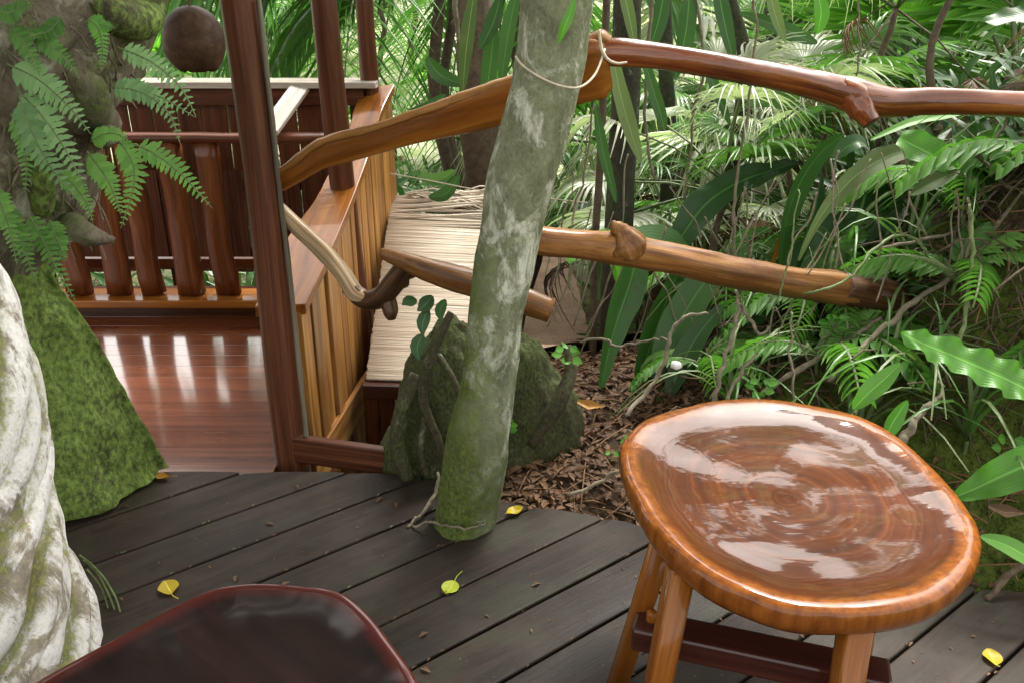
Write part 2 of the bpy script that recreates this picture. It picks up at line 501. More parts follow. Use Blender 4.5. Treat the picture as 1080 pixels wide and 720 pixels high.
def spline(pts, k=6):
    """Catmull-Rom through the points (tuples of any length)"""
    P = [tuple(p) for p in pts]
    out = []
    for i in range(len(P) - 1):
        p0, p1, p2, p3 = P[max(i - 1, 0)], P[i], P[i + 1], P[min(i + 2, len(P) - 1)]
        for j in range(k):
            t = j / k
            out.append(tuple(.5 * (2 * b + (c - a) * t + (2 * a - 5 * b + 4 * c - d) * t * t + (3 * b - a - 3 * c + d) * t ** 3)
                             for a, b, c, d in zip(p0, p1, p2, p3)))
    out.append(P[-1])
    return out
def split4(sp): return [Vector(p[:3]) for p in sp], [p[3] for p in sp]
def pxpath(pts, k=6):
    """(px, py, Y, half width in px) -> smooth 3D path and radii in metres"""
    q = []
    for a in pts:
        p = ay(a[0], a[1], a[2])
        q.append((p.x, p.y, p.z, a[3] * pxm(p)))
    return split4(spline(q, k))

def tag(o, label, cat, group=None):
    o['label'], o['category'] = label, cat
    if group: o['group'] = group
    return o
def thing(name, label, cat, loc=(0, 0, 0), group=None):
    o = bpy.data.objects.new(name, None)
    COL.objects.link(o)
    o.location = loc
    o.empty_display_size = .1
    return tag(o, label, cat, group)
def structure(o, kind='structure'):
    o['kind'] = kind
    return o
def child(o, src, parent, loc, rot, scale):
    c = src.copy()
    COL.objects.link(c)
    c.parent = parent
    c.matrix_parent_inverse = Matrix()
    c.location, c.rotation_euler, c.scale = loc, rot, scale
    return c
def lumpy(amp, f=3.0, seed=0.0):
    return lambda a, l, i: amp * fbm(math.cos(a) * 1.2 + seed, math.sin(a) * 1.2, l * f)

# ================================================================== ground
RIDGE = [(-.6, -.5), (-.32, -.2), (-.05, -.01), (.3, .03), (.6, .13), (.85, .30), (1.15, .46), (1.4, .78), (1.8, 1.02), (2.4, 1.2), (4, 1.4)]
EDGE = [(-.9, 2.11), (-.27, 2.11), (-.19, 2.0), (.013, 1.95), (.25, 1.885), (.34, 1.82), (1.11, 1.6), (2.6, 1.15)]
def base_z(x, y):
    z = -.95 + .05 * fbm(x * .5, y * .5)
    return z + .17 * max(0, y - 11) + .05 * max(0, abs(x) - 6)
def ground_z(x, y):
    s = y - interp(EDGE, x)
    b = base_z(x, y)
    if s < 0: return -.24
    top = lerp(-.03, interp(RIDGE, x), sstep(0.02, .72, s)) if x > .3 else lerp(-.04, interp(RIDGE, x), sstep(0, .2, s))
    reach = 2.75 + .35 * sstep(.5, 1.4, x)
    f = sstep(reach, reach + 1.5, y)
    z = lerp(top, b, f)
    if x < -.2: z = lerp(z, b, sstep(-.2, -.55, x) if False else sstep(.2, .5, -x))
    rough = .045 * fbm(x * 4, y * 4, 0, 5) + .02 * fbm(x * 14, y * 14, 5, 3)
    return z + rough * sstep(0, .12, s) * (1.3 if x > .5 else .8)
def axis(dense0, dense1, step, lo, hi, grow=1.16):
    a = [dense0 + step * i for i in range(int((dense1 - dense0) / step) + 1)]
    d, p = step, a[-1]
    while p < hi:
        d *= grow; p += d; a.append(p)
    d, p = step, a[0]
    while p > lo:
        d *= grow; p -= d; a.insert(0, p)
    return a
xs = axis(-.6, 2.2, .03, -70, 70)
ys = axis(1.1, 4.0, .03, -12, 95)
vs, fs = [], []
for y in ys:
    for x in xs: vs.append((x, y, ground_z(x, y)))
nx = len(xs)
for j in range(len(ys) - 1):
    for i in range(nx - 1): fs.append((j * nx + i, j * nx + i + 1, (j + 1) * nx + i + 1, (j + 1) * nx + i))
me = bpy.data.meshes.new('ground')
me.from_pydata(vs, [], fs)
me.materials.append(M['ground'])
me.polygons.foreach_set('use_smooth', [True] * len(fs))
at_ = me.attributes.new('moss', 'FLOAT', 'POINT')
at_.data.foreach_set('value', [sstep(.45, 1.0, x) * (1 - .55 * sstep(.42, .75, z)) if y < 5 else .45 for x, y, z in vs])
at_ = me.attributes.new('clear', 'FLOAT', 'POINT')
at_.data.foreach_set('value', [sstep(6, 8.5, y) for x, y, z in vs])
g = bpy.data.objects.new('ground', me)
COL.objects.link(g)
structure(g)

b = MB()
px_, fs = [], []
N_, W_ = 40, 8
for i in range(N_ + 1):
    y = 2.9 + i * .12
    cx = .25 + .10 * math.sin(y * .8) + (y - 3.2) * -.03
    for j in range(W_ + 1):
        x = cx + (j / W_ - .5) * (.9 + .08 * fbm(y, 3))
        px_.append((x, y, ground_z(x, y) + .035 + .02 * (1 - (2 * j / W_ - 1) ** 2)))
for i in range(N_):
    for j in range(W_):
        a = i * (W_ + 1) + j
        fs.append((a, a + 1, a + W_ + 2, a + W_ + 1))
b.add(px_, fs, [(0, 0, 0)] * len(px_))
structure(b.build('path', M['path']))

# ================================================================== deck of dark boards
A = R(37.3)
d_, n_ = (math.cos(A), math.sin(A)), (-math.sin(A), math.cos(A))
cuts = [2.50, 2.325, 2.142, 1.958, 1.802, 1.651, 1.504, 1.348, 1.198, 1.058, .91, .765, .615, .47, .32, .17, .02, -.13, -.28, -.43, -.58, -.73, -.88]
def far_t(nn):            # how far along the board line nn the deck's far outline lies
    t = 3.2
    prev = None
    for k in range(0, 700):
        tt = -3.2 + k * .01
        x, y = d_[0] * tt + n_[0] * nn, d_[1] * tt + n_[1] * nn
        if x > -1.9 and y > interp(EDGE, x): return tt
    return t
b = MB()
rnd = random.Random(3)
for c1, c0 in zip(cuts, cuts[1:]):
    lo_, hi_ = c0 + .0035, c1 - .0035
    t0, t1 = far_t(lo_), far_t(hi_)
    if abs(t0 - t1) > .3: t1 = t0 + math.copysign(.3, t1 - t0)
    tn = -3.0
    cr = .018
    mid = (lo_ + hi_) / 2
    poly = [(tn, lo_), (t0 - cr, lo_), (t0 - cr * .3 + (t1 - t0) * .04, lo_ + cr * .5), (lerp(t0, t1, .3), lerp(lo_, hi_, .3)), (lerp(t0, t1, .7), lerp(lo_, hi_, .7)),
            (t1 - cr * .3, hi_ - cr * .5), (t1 - cr, hi_), (tn, hi_)]
    poly = [(d_[0] * t + n_[0] * q, d_[1] * t + n_[1] * q) for t, q in poly]
    h = rnd.uniform(-.0015, .0015)
    b.prism(poly, -.032 + h, h, d_)
structure(b.build('deck', M['deck'], bevel=.004))
b = MB()
for k in range(3):
    b.bar((-2.6, 1.75 - k * .9, -.085), (2.4, .95 - k * .9, -.085), .09, .1)
structure(b.build('deck_joists', M['deck']))

# ================================================================== polished floor under the pavilion
FZ = -.03
b = MB()
y = 1.80
while y < 3.72:
    x = -3.4
    while x < -.70:
        L = min(rnd.uniform(1.0, 1.9), -.70 - x)
        b.box((x + L / 2, y + .05, FZ - .012), (L - .0008, .0992, .024))
        x += L
    y += .10
structure(b.build('floor', M['floor'], bevel=.0006))

b = MB()
b.bar((-.675, 2.23, FZ - .02), (-.66, 3.78, FZ - .02), .05, .12)
tag(b.build('floor_beam', M['dark'], bevel=.005), 'dark beam closing the right side of the polished floor', 'beam')

# ================================================================== pavilion: three posts and an unseen thatch cover added for shade
PV = thing('pavilion', 'open shelter over the polished floor, carried by dark wooden posts', 'pavilion', (-1.7, 3.0, FZ))
def post(pts, n=18, sq=.85):
    b = MB()
    p, r = pxpath(pts, 5)
    t = (p[-1] - p[-2]).normalized()
    while p[-1].z < 2.05:
        p.append(p[-1] + t * .15); r.append(r[-1])
    b.tube(p, r, n, disp=lumpy(.05, 3, pts[0][0]), squash=sq)
    return b
o = post([(309, 500, 2.22, 17), (300, 420, 2.22, 17.5), (290, 320, 2.22, 17.5), (280, 220, 2.22, 18), (267, 110, 2.22, 19), (252, 0, 2.22, 20)]).build('post', M['post'], PV)
o['label'] = 'thick red-brown round post at the deck corner'
b = MB()
p, _ = pxpath([(325, 480, 2.20, 4), (309, 320, 2.20, 4), (297, 220, 2.20, 5), (285, 110, 2.20, 5), (273, 0, 2.20, 5)], 5)
b.tube(p, [.007] * len(p), 8, disp=lumpy(.3, 9))
b.build('batten', M['grey'], PV)
post([(388, 396, 3.10, 12.5), (370, 270, 3.10, 13), (356, 150, 3.10, 13.5), (341, 0, 3.10, 14)]).build('post', M['dark'], PV)
post([(395, 150, 3.72, 9.5), (388, 60, 3.72, 9.5), (384, 0, 3.72, 9.5)]).build('post', M['dark'], PV)
b = MB()
prof = [(-3.4, 1.98), (-2.0, 2.55), (-.60, 1.98)]  # unseen cover added for shade; right edge set by the stool's reflection
for (x0, z0), (x1, z1) in zip(prof, prof[1:]):
    nrm = Vector((-(z1 - z0), 0, x1 - x0)).normalized()
    L = math.hypot(x1 - x0, z1 - z0)
    ang = math.atan2(-(z1 - z0), x1 - x0)
    b.box(((x0 + x1) / 2, 2.85, (z0 + z1) / 2), (L, 1.36, .12), Matrix.Rotation(ang, 3, 'Y'))
b.build('shade_roof', M['thatch'], PV)

# ================================================================== railings of the pavilion
YR = 3.45                                              # inner low railing
zt = ay(200, 146, YR).z
zb = ay(200, 312, YR).z
t = thing('low_railing', 'low railing of round dark balusters standing on the polished floor', 'railing', (-1.7, YR, FZ))
b = MB()
pts = [Vector((-3.0 + 2.33 * i / 24, YR, zt + .006 * fbm(i * .7, 1))) for i in range(25)]
b.tube(pts, .022, 10, squash=1.6, disp=lumpy(.12, 4), up=Vector((0, 0, 1)))
b.build('top_rail', M['dark'], t)
b = MB()
b.bar((-3.0, YR, zb - .012), (-.68, YR, zb - .012), .16, .035)
b.build('bottom_rail', M['amber'], t, bevel=.006)
b = MB()
b.bar((-3.0, YR + .02, (FZ + zb - .03) / 2), (-.68, YR + .02, (FZ + zb - .03) / 2), .03, zb - .03 - FZ)
b.build('skirting', M['dark'], t)
xsb = [84, 128, 164, 203, 241, 46, 8, -30]
for i, xx in enumerate(xsb):
    p0 = ay(xx, 309, YR)
    p1 = Vector((p0.x + rnd.uniform(-.02, .02) - .02, YR + .01, zt - .01))
    b = MB()
    n_seg = 9
    pts = [p0.lerp(p1, k / n_seg) + Vector((.012 * fbm(k * .5, i * 3.1), 0, 0)) for k in range(n_seg + 1)]
    wb_ = .036 * rnd.uniform(.9, 1.15)
    b.tube(pts, [wb_ * (1 - .16 * k / n_seg) for k in range(n_seg + 1)], 18, squash=rnd.uniform(1.35, 1.7), disp=lumpy(.16, 4, i), superell=2.8, up=Vector((0, 1, 0)))
    b.build('baluster', M['baluster'], t)

YO = 3.72                                              # outer, taller railing
zo = ay(200, 88, YO).z
t = thing('tall_railing', 'tall outer railing of dark upright planks under a pale sunlit top board', 'railing', (-1.7, YO, FZ))
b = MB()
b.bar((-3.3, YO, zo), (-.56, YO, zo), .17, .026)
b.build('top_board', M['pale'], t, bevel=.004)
b = MB()
b.bar((-3.3, YO - .03, zo - .05), (-.62, YO - .03, zo - .05), .035, .07)
b.bar((-3.3, YO - .03, .12), (-.62, YO - .03, .12), .035, .045)
b.build('cross_rail', M['dark'], t, bevel=.004)
x = -3.25
k = 0
while x < -.66:
    wd = rnd.uniform(.085, .12)
    short = not (x > -.98)
    b = MB()
    b.box((x + wd / 2, YO + .006, (zo - .02 + (.53 if short else -.05)) / 2), (wd, .022, zo - .02 - (.53 if short else -.05)), Matrix.Rotation(rnd.uniform(-.02, .02), 3, 'Y'))
    b.build('plank', M['dark'], t, bevel=.003)
    x += wd + rnd.uniform(.004, .012)
    k += 1

YS = 4.55                                              # plank backdrop added to darken the baluster gaps, low enough to spare reflections
t = thing('shade_backdrop', 'dark plank backdrop added behind the tall railing to darken the baluster gaps', 'screen', (-2.2, YS, -.9))
x = -4.4
while x < -.75:
    wd = rnd.uniform(.12, .17)
    b = MB()
    b.box((x + wd / 2, YS, .085), (wd - .006, .025, .57 + rnd.uniform(-.02, .02)), Matrix.Rotation(rnd.uniform(-.01, .01), 3, 'Y'))
    b.build('plank', M['post'], t, bevel=.003)
    x += wd
b = MB()
for z in (-.1, .28): b.bar((-4.4, YS + .035, z), (-.75, YS + .035, z), .04, .06)
b.build('cross_rail', M['dark'], t)
for x in (-4.3, -3.1, -1.9, -.85):
    b = MB()
    b.bar((x, YS + .08, -1.0), (x, YS + .08, .33), .06, .05, up=(0, 1, 0))
    b.build('post', M['dark'], t)

# the slanting pale board on the right of the big post
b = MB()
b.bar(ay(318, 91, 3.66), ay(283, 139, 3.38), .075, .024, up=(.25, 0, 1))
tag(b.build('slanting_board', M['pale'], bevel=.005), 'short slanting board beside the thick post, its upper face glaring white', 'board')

# ================================================================== curved slatted balustrade
CURVE = [(310, 325, 2.33), (330, 285, 2.52), (348, 245, 2.75), (365, 205, 3.05), (380, 165, 3.32), (394, 120, 3.56), (408, 92, 3.76)]
cv = spline([tuple(ay(*c)) for c in CURVE], 8)
t = thing('slatted_balustrade', 'curved balustrade of upright honey-coloured slats rising away from the deck', 'balustrade', (-.62, 2.9, -.5))
cvp = [Vector(p) for p in cv]
clen = [0.0]
for a, c in zip(cvp, cvp[1:]): clen.append(clen[-1] + math.hypot(c.x - a.x, c.y - a.y))
def at_len(L):
    for i in range(len(clen) - 1):
        if L <= clen[i + 1]: return cvp[i].lerp(cvp[i + 1], (L - clen[i]) / max(1e-6, clen[i + 1] - clen[i]))
    return cvp[-1]
L, k = 0.0, 0
while L < clen[-1]:
    p = at_len(L)
    wd = rnd.uniform(.075, .105)
    q = at_len(L + wd)
    bot = -.62
    b = MB()
    di = (q - p); di.z = 0; di.normalize()
    sd = Vector((di.y, -di.x, 0))
    th_ = .018
    off = sd * rnd.uniform(-.004, .008)
    p2, q2 = p + off, p + di * (wd - .007) + off
    zq = q.z
    lean = rnd.uniform(-.01, .01)
    ofs = random.uniform(0, 40)
    vs_, gs_ = [], []
    for (c, zz) in ((p2, p.z - .01), (q2, zq - .01)):
        for s_ in (0, 1):
            for z in (bot, zz):
                v = c + sd * (th_ * s_)
                v.z = z
                if z == bot: v += di * lean
                vs_.append(v); gs_.append((s_ * .02 + ofs, (0 if c is p2 else wd), z + ofs))
    b.add(vs_, [(0, 2, 3, 1), (4, 5, 7, 6), (0, 1, 5, 4), (2, 6, 7, 3), (1, 3, 7, 5), (0, 4, 6, 2)], gs_, 0, False)
    b.build('slat', M['slat2' if k % 2 else 'slat'], t, bevel=.003)
    L += wd + .003
    k += 1
b = MB()
wv = [.15, .15, .14, .12, .10, .09, .075, .06]
vs_, gs_, fs = [], [], []
for i, p in enumerate(cvp):
    f = i / (len(cvp) - 1)
    ww = interp([(0, .12), (.3, .13), (.55, .10), (.75, .08), (1, .10)], f) * (1 + .08 * fbm(f * 5, 2))
    tt = (cvp[min(i + 1, len(cvp) - 1)] - cvp[max(i - 1, 0)]).normalized()
    out = Vector((tt.y, -tt.x, 0)).normalized()
    for (a, z) in ((.035, .012), (.035, -.02), (-ww, -.035), (-ww, .0)):
        vs_.append(p + out * a + Vector((0, 0, z))); gs_.append((a, z, f * 1.9))
n4 = len(cvp)
for i in range(n4 - 1):
    for j in range(4): fs.append((i * 4 + j, i * 4 + (j + 1) % 4, i * 4 + 4 + (j + 1) % 4, i * 4 + 4 + j))
fs += [(3, 2, 1, 0), tuple(range((n4 - 1) * 4, n4 * 4))]
b.add(vs_, fs, gs_, 0, False)
b.build('cap_board', M['amber'], t, bevel=.004)
b = MB()
b.bar((-.62, 2.30, -.13), (-.52, 3.2, -.13), .02, .12)
b.build('bottom_board', M['slat'], t, bevel=.004)

# the low board between the post and the stump
b = MB()
b.bar(ay(305, 471, 2.20), ay(418, 487, 2.16), .03, .085)
tag(b.build('kick_board', M['post'], bevel=.005), 'low red-brown board on edge between the thick post and the mossy stump', 'board')

# ================================================================== bamboo-stick awning with its beam and legs
t = thing('bamboo_awning', 'sloping awning of pale split bamboo sticks on a dark red beam', 'awning', (-.2, 3.2, -.9))
P00, P01 = ay(386, 399, 2.66), ay(500, 404, 2.66)
P10, P11 = ay(413, 207, 3.75), ay(520, 212, 3.75)
P01.x = P00.x + .42; P11.x = P10.x + .42
n = 150
b = MB()
for i in range(n):
    f = i / (n - 1)
    p, q = P00.lerp(P10, f), P01.lerp(P11, f)
    j = rnd.uniform(-.003, .003)
    p = p + Vector((j, 0, rnd.uniform(-.001, .001))); q = q + Vector((j, 0, rnd.uniform(-.002, .002)))
    if f > .80:
        q = q + Vector((0, (f - .8) * .5 * rnd.uniform(.2, 1), rnd.uniform(-.02, .05)))
    m_ = p.lerp(q, .5) + Vector((0, rnd.uniform(-.002, .002), rnd.uniform(-.001, .001)))
    b.tube([p, m_, q], [.0052, .0055, .005], 5)
b.build('stick_mat', M['mat'], t)
b = MB()
for fx in (.12, .4, .7):
    b.bar(P00.lerp(P01, fx) + Vector((0, .02, -.028)), P10.lerp(P11, fx) + Vector((0, 0, -.028)), .03, .03)
b.build('rafter', M['dark'], t)
b = MB()
b.bar(P00 + Vector((-.01, -.012, -.035)), P01 + Vector((.05, -.012, -.035)), .04, .055)
b.build('beam', M['cross'], t, bevel=.004)
for fx in (.03, .16, .3, .9):
    b = MB()
    p = P00.lerp(P01, fx) + Vector((0, .01, -.06))
    b.bar(p, Vector((p.x, p.y, -.95)), .05, .04, up=(0, 1, 0))
    b.build('leg', M['dark'], t, bevel=.004)
for fx in (.03, .9):
    b = MB()
    p = P10.lerp(P11, fx) + Vector((0, 0, -.045))
    b.bar(p, Vector((p.x, p.y, -.95)), .05, .04, up=(0, 1, 0))
    b.build('leg', M['dark'], t, bevel=.004)
# stray thatch ends hanging over the far corner
b = MB()
for i in range(90):
    p = ay(rnd.uniform(425, 505), rnd.uniform(203, 222), 3.74)
    q = p + Vector((rnd.uniform(.12, .34), rnd.uniform(-.12, .1), rnd.uniform(-.16, .02)))
    b.tube([p, p.lerp(q, .5) + Vector((0, 0, .02)), q], [.003, .003, .0015], 4)
b.build('straw_fringe', M['mat'], t)

# ================================================================== hanging shell
Yb = 2.75
c = ay(205, 44, Yb)
rb = 33 * pxm(c)
t = thing('hanging_shell', 'dark round fibre bowl hung beside the thick post', 'lampshade', tuple(c))
b = MB()
prof = []
for i in range(15):
    a = R(2) + (math.pi * .80) * i / 14
    prof.append((math.sin(a) * rb * .97, math.cos(a) * rb * 1.08))
nn = 40
vs_, gs_, fs = [], [], []
for sgn in (1, .94):
    o0 = len(vs_)
    for i, (r_, z_) in enumerate(prof):
        for j in range(nn):
            a = 2 * math.pi * j / nn
            jag = .012 * fbm(math.cos(a) * 5, math.sin(a) * 5, 3) if i == len(prof) - 1 else 0
            rr = r_ * sgn * (1 + .05 * fbm(math.cos(a) * 3, math.sin(a) * 3, z_ * 20))
            vs_.append((c.x + rr * math.cos(a), c.y + rr * math.sin(a), c.z + z_ * sgn + jag))
            gs_.append((math.cos(a) * .05, math.sin(a) * .05, z_))
    for i in range(len(prof) - 1):
        for j in range(nn):
            q = (o0 + i * nn + j, o0 + i * nn + (j + 1) % nn, o0 + (i + 1) * nn + (j + 1) % nn, o0 + (i + 1) * nn + j)
            fs.append(q if sgn == 1 else q[::-1])
o1, o2 = (len(prof) - 1) * nn, (2 * len(prof) - 1) * nn
for j in range(nn): fs.append((o1 + j, o1 + (j + 1) % nn, o2 + (j + 1) % nn, o2 + j))
b.add(vs_, fs, gs_)
b.build('bowl', M['shell'], t)
b = MB()
b.tube([c + Vector((0, 0, rb * 1.0)), c + Vector((0, 0, 1.2))], .004, 6)
b.build('cord', M['vine'], t)

# ================================================================== trees
def crown(mb, centre, rad, count, size, rng, holes=.0):
    c = Vector(centre)
    for i in range(count):
        while True:
            q = Vector((rng.uniform(-1, 1), rng.uniform(-1, 1), rng.uniform(-1, 1)))
            if .25 < q.length < 1: break
        if noise.noise(q * 2.6 + c) < holes: continue
        p = c + Vector((q.x * rad[0], q.y * rad[1], q.z * rad[2]))
        s = size * rng.uniform(.6, 1.4)
        dirv = Vector((rng.uniform(-1, 1), rng.uniform(-1, 1), rng.uniform(-.7, .3))).normalized()
        nr = Vector((rng.uniform(-.6, .6), rng.uniform(-.6, .6), 1))
        mb.blade([p, p + dirv * s * .5, p + dirv * s - Vector((0, 0, s * .12))], [s * .08, s * .24, s * .02], nr, .15, cols=2)

def beside(v, r):
    d = Vector((v.x, v.y, 0)).normalized()
    return v + Vector((-d.y, d.x, 0)) * r
def on_tube(x, y_, tp, default):
    Y = .9
    while Y < 2.6:
        q = ay(x, y_, Y)
        if min((q - a).length - r_ for a, r_ in zip(*tp)) < .002: return Y
        Y += .012
    return default
# -- slender lichen-spotted tree through the deck edge
GT = thing('lichen_tree', 'slender leaning tree with white lichen patches and a mossy foot, growing at the deck edge', 'tree', tuple(az(491, 548, 0)))
b = MB()
pts = [(489, 566, 1.86, 34), (491, 545, 1.87, 32.5), (500, 500, 1.875, 33), (505, 456, 1.88, 32), (516, 400, 1.885, 28.5), (523, 335, 1.89, 29), (531, 285, 1.895, 31), (541, 235, 1.90, 32), (552, 178, 1.90, 35), (575, 90, 1.905, 36), (589, 0, 1.91, 39)]
p, r = pxpath(pts, 9)
dirt = (p[-1] - p[-3]).normalized()
while p[-1].z < 4.6:
    p.append(p[-1] + dirt * .16); r.append(r[-1] * .985)
b.tube(p, r, 40, disp=lambda a, l, i: .10 * fbm(math.cos(a) * 1.3 + 4, math.sin(a) * 1.3, l * 4) + .03 * fbm(math.cos(a) * 5, math.sin(a) * 5, l * 9),
       moss=lambda v, nn: max(-.3, .55 - v.z * 1.0 - nn.x * .32))
b.build('trunk', M['gtree'], GT)
top = p[-1]
b = MB()
for k in range(6):
    a = k * 1.05
    e = top + Vector((math.cos(a) * 1.3, math.sin(a) * 1.3 - .5, .5))
    b.tube([top - dirt * (.1 * k), top.lerp(e, .5) + Vector((0, 0, .3)), e], [.045, .03, .012], 7)
b.build('limb', M['btree'], GT)
b = MB()
rg = random.Random(11)
crown(b, (top.x, top.y - .9, 5.0), (2.6, 2.1, 1.1), 3600, .24, rg, -.1)
b.build('crown', M['crown'], GT)

# -- big old tree on the left: mossy buttress and a leaning, plant-covered trunk
OT = thing('mossy_tree', 'massive old tree with a green mossy buttress and ferns on its leaning trunk', 'tree', (-1.45, 2.05, 0))
b = MB()
EDGEPX = [(166, 497, 2.09), (150, 470, 2.06), (128, 430, 2.04), (100, 375, 2.02), (72, 330, 2.0), (48, 296, 1.98), (36, 262, 1.97)]
rows = [ay(*e) for e in spline(EDGEPX, 6)]
vs_, gs_, fs, ms = [], [], [], []
K = 22
foot = az(92, 548, 0)
for i, e in enumerate(rows):
    f = i / (len(rows) - 1)
    near = foot.lerp(Vector((-1.30, 1.86, e.z)), f); near.z = e.z
    far = Vector((-1.55, 2.4, e.z))
    ctrl = [near + Vector((-.55, -.12, 0)), near, near.lerp(e, .5) + Vector((.015, -.015, 0)), e, e + Vector((-.06, .07, 0)), far + Vector((-.35, .1, 0))]
    ring = spline([tuple(q) for q in ctrl], 8)
    for q in ring:
        q = Vector(q)
        dsp = .018 * fbm(q.x * 9, q.y * 9, q.z * 9, 5) + .01 * fbm(q.x * 28, q.y * 28, q.z * 28, 3)
        vs_.append(q + Vector((dsp, -dsp, 0))); gs_.append(tuple(q)); ms.append(.38 + .1 * f)
kk = len(ring)
for i in range(len(rows) - 1):
    for j in range(kk - 1): fs.append((i * kk + j, i * kk + j + 1, (i + 1) * kk + j + 1, (i + 1) * kk + j))
b.add(vs_, fs, gs_, 0, True, ms)
b.build('buttress', M['mtree'], OT)
b = MB()
# trunk: right edge through these photograph points, radius grows upwards as it leans over
TR = [(30, 300, 1.98, 120), (36, 262, 1.97, 118), (60, 222, 1.96, 120), (84, 185, 1.95, 124), (100, 145, 1.94, 128), (106, 110, 1.93, 130), (118, 60, 1.92, 130), (146, 8, 1.91, 130), (176, -50, 1.9, 126)]
q = []
for a, y_, d, rr in TR:
    v = ay(a, y_, d + .22)
    rr *= pxm(v)
    c = beside(v, rr)
    q.append((c.x, c.y, c.z, rr))
p, r = split4(spline(q, 7))
p = [p[0] + Vector((-.02, .1, -.45)), p[0] + Vector((-.01, .04, -.2))] + p
r = [r[0] * 1.1, r[0] * 1.03] + r
dirt = (p[-1] - p[-6]).normalized() * .3 + Vector((0, 0, .9))
dirt.normalize()
while p[-1].z < 4.2:
    p.append(p[-1] + dirt * .2); r.append(r[-1] * .985)
b.tube(p, r, 64, disp=lambda a, l, i: .13 * fbm(math.cos(a) * 2.2, math.sin(a) * 2.2, l * 3.3, 5) + .05 * fbm(math.cos(a) * 7, math.sin(a) * 7, l * 11, 4),
       moss=lambda v, nn: .2 * fbm(v.x * 3, v.y * 3, v.z * 3) + .12)
b.build('trunk', M['utree'], OT)
top = p[-1]
b = MB()
rg = random.Random(5)
crown(b, (-1.1, 1.0, 4.6), (2.4, 2.6, 1.0), 2600, .24, rg, -.05)
b.build('crown', M['crown'], OT)
OTP = (list(p), list(r))
def knob(pxs, mat, seed):
    b = MB()
    p, r = pxpath([(x, y_, on_tube(x, y_, OTP, d) + .004, w_) for x, y_, d, w_ in pxs], 6)
    b.tube(p, r, 20, disp=lumpy(.16, 8, seed), moss=lambda v, nn: .15)
    return b.build('knob', mat, OT)
knob([(66, 66, 1.80, 6), (84, 84, 1.76, 18), (98, 112, 1.74, 21), (108, 138, 1.74, 17), (111, 150, 1.76, 5)], M['utree'], 1)
knob([(37, 168, 1.76, 4), (40, 182, 1.74, 11), (43, 205, 1.73, 13), (45, 222, 1.73, 10), (46, 230, 1.74, 3)], M['mtree'], 2)
knob([(52, 205, 1.80, 8), (72, 232, 1.78, 12), (92, 247, 1.77, 12), (112, 252, 1.78, 6), (121, 252, 1.79, 2)], M['utree'], 3)
knob([(98, -4, 1.80, 10), (120, 14, 1.78, 20), (152, 20, 1.78, 19), (168, 6, 1.80, 8)], M['mtree'], 4)
knob([(20, 20, 1.80, 12), (40, 36, 1.77, 22), (62, 40, 1.77, 18), (80, 36, 1.8, 6)], M['utree'], 5)
# thin roots and dead fern stalks running over the old trunk
b = MB()
rg = random.Random(21)
for k in range(46):
    x0, y0 = rg.uniform(-10, 135), rg.uniform(-10, 200)
    x0 = min(x0, 150 - y0 * .4)
    pts, xx, yy = [], x0, y0
    dx, dy = rg.uniform(-9, 9), rg.uniform(8, 20)
    for i in range(6):
        pts.append((xx, yy, on_tube(xx, yy, OTP, 1.9) - rg.uniform(.0, .03), rg.uniform(.5, 1.3)))
        xx += dx + rg.uniform(-8, 8); yy += dy
    p, r = pxpath(pts, 3)
    b.tube(p, r, 5)
b.build('dangling_rootlets', M['vine'], OT)['kind'] = 'stuff'

# -- near white trunk with twisted ridges
WT = thing('white_tree', 'thick pale trunk with twisted ridges and white lichen, nearest on the left', 'tree', (-1.12, 1.42, 0))
b = MB()
E_ = [(112, 690, 1.46), (104, 655, 1.46), (90, 610, 1.45), (74, 555, 1.44), (62, 510, 1.44), (54, 455, 1.44), (48, 405, 1.43), (36, 365, 1.42), (18, 325, 1.41), (-2, 288, 1.40), (-20, 252, 1.39), (-42, 205, 1.38)]
WR = [.235, .235, .23, .225, .22, .215, .21, .205, .20, .20, .195, .195]
ctrl = []
for e, rr in zip(E_, WR):
    v = ay(*e)
    c = beside(v, rr)
    ctrl.append((c.x, c.y, c.z, rr))
ctrl.insert(0, (ctrl[0][0], ctrl[0][1], -.06, .25))
p, r = split4(spline(ctrl, 20))
dirt = (p[-1] - p[-16]).normalized()
while p[-1].z < 4.2:
    p.append(p[-1] + dirt * .05 if p[-1].z < 1.2 else p[-1] + (dirt + Vector((0, 0, .6))).normalized() * .2); r.append(r[-1])
WTP = (list(p), list(r))
rc = [x * .91 for x in r]
b.tube(p, rc, 60, disp=lambda a, l, i: .05 * fbm(math.cos(a) * 2, math.sin(a) * 2, l * 4, 4), moss=lambda v, nn: .5)
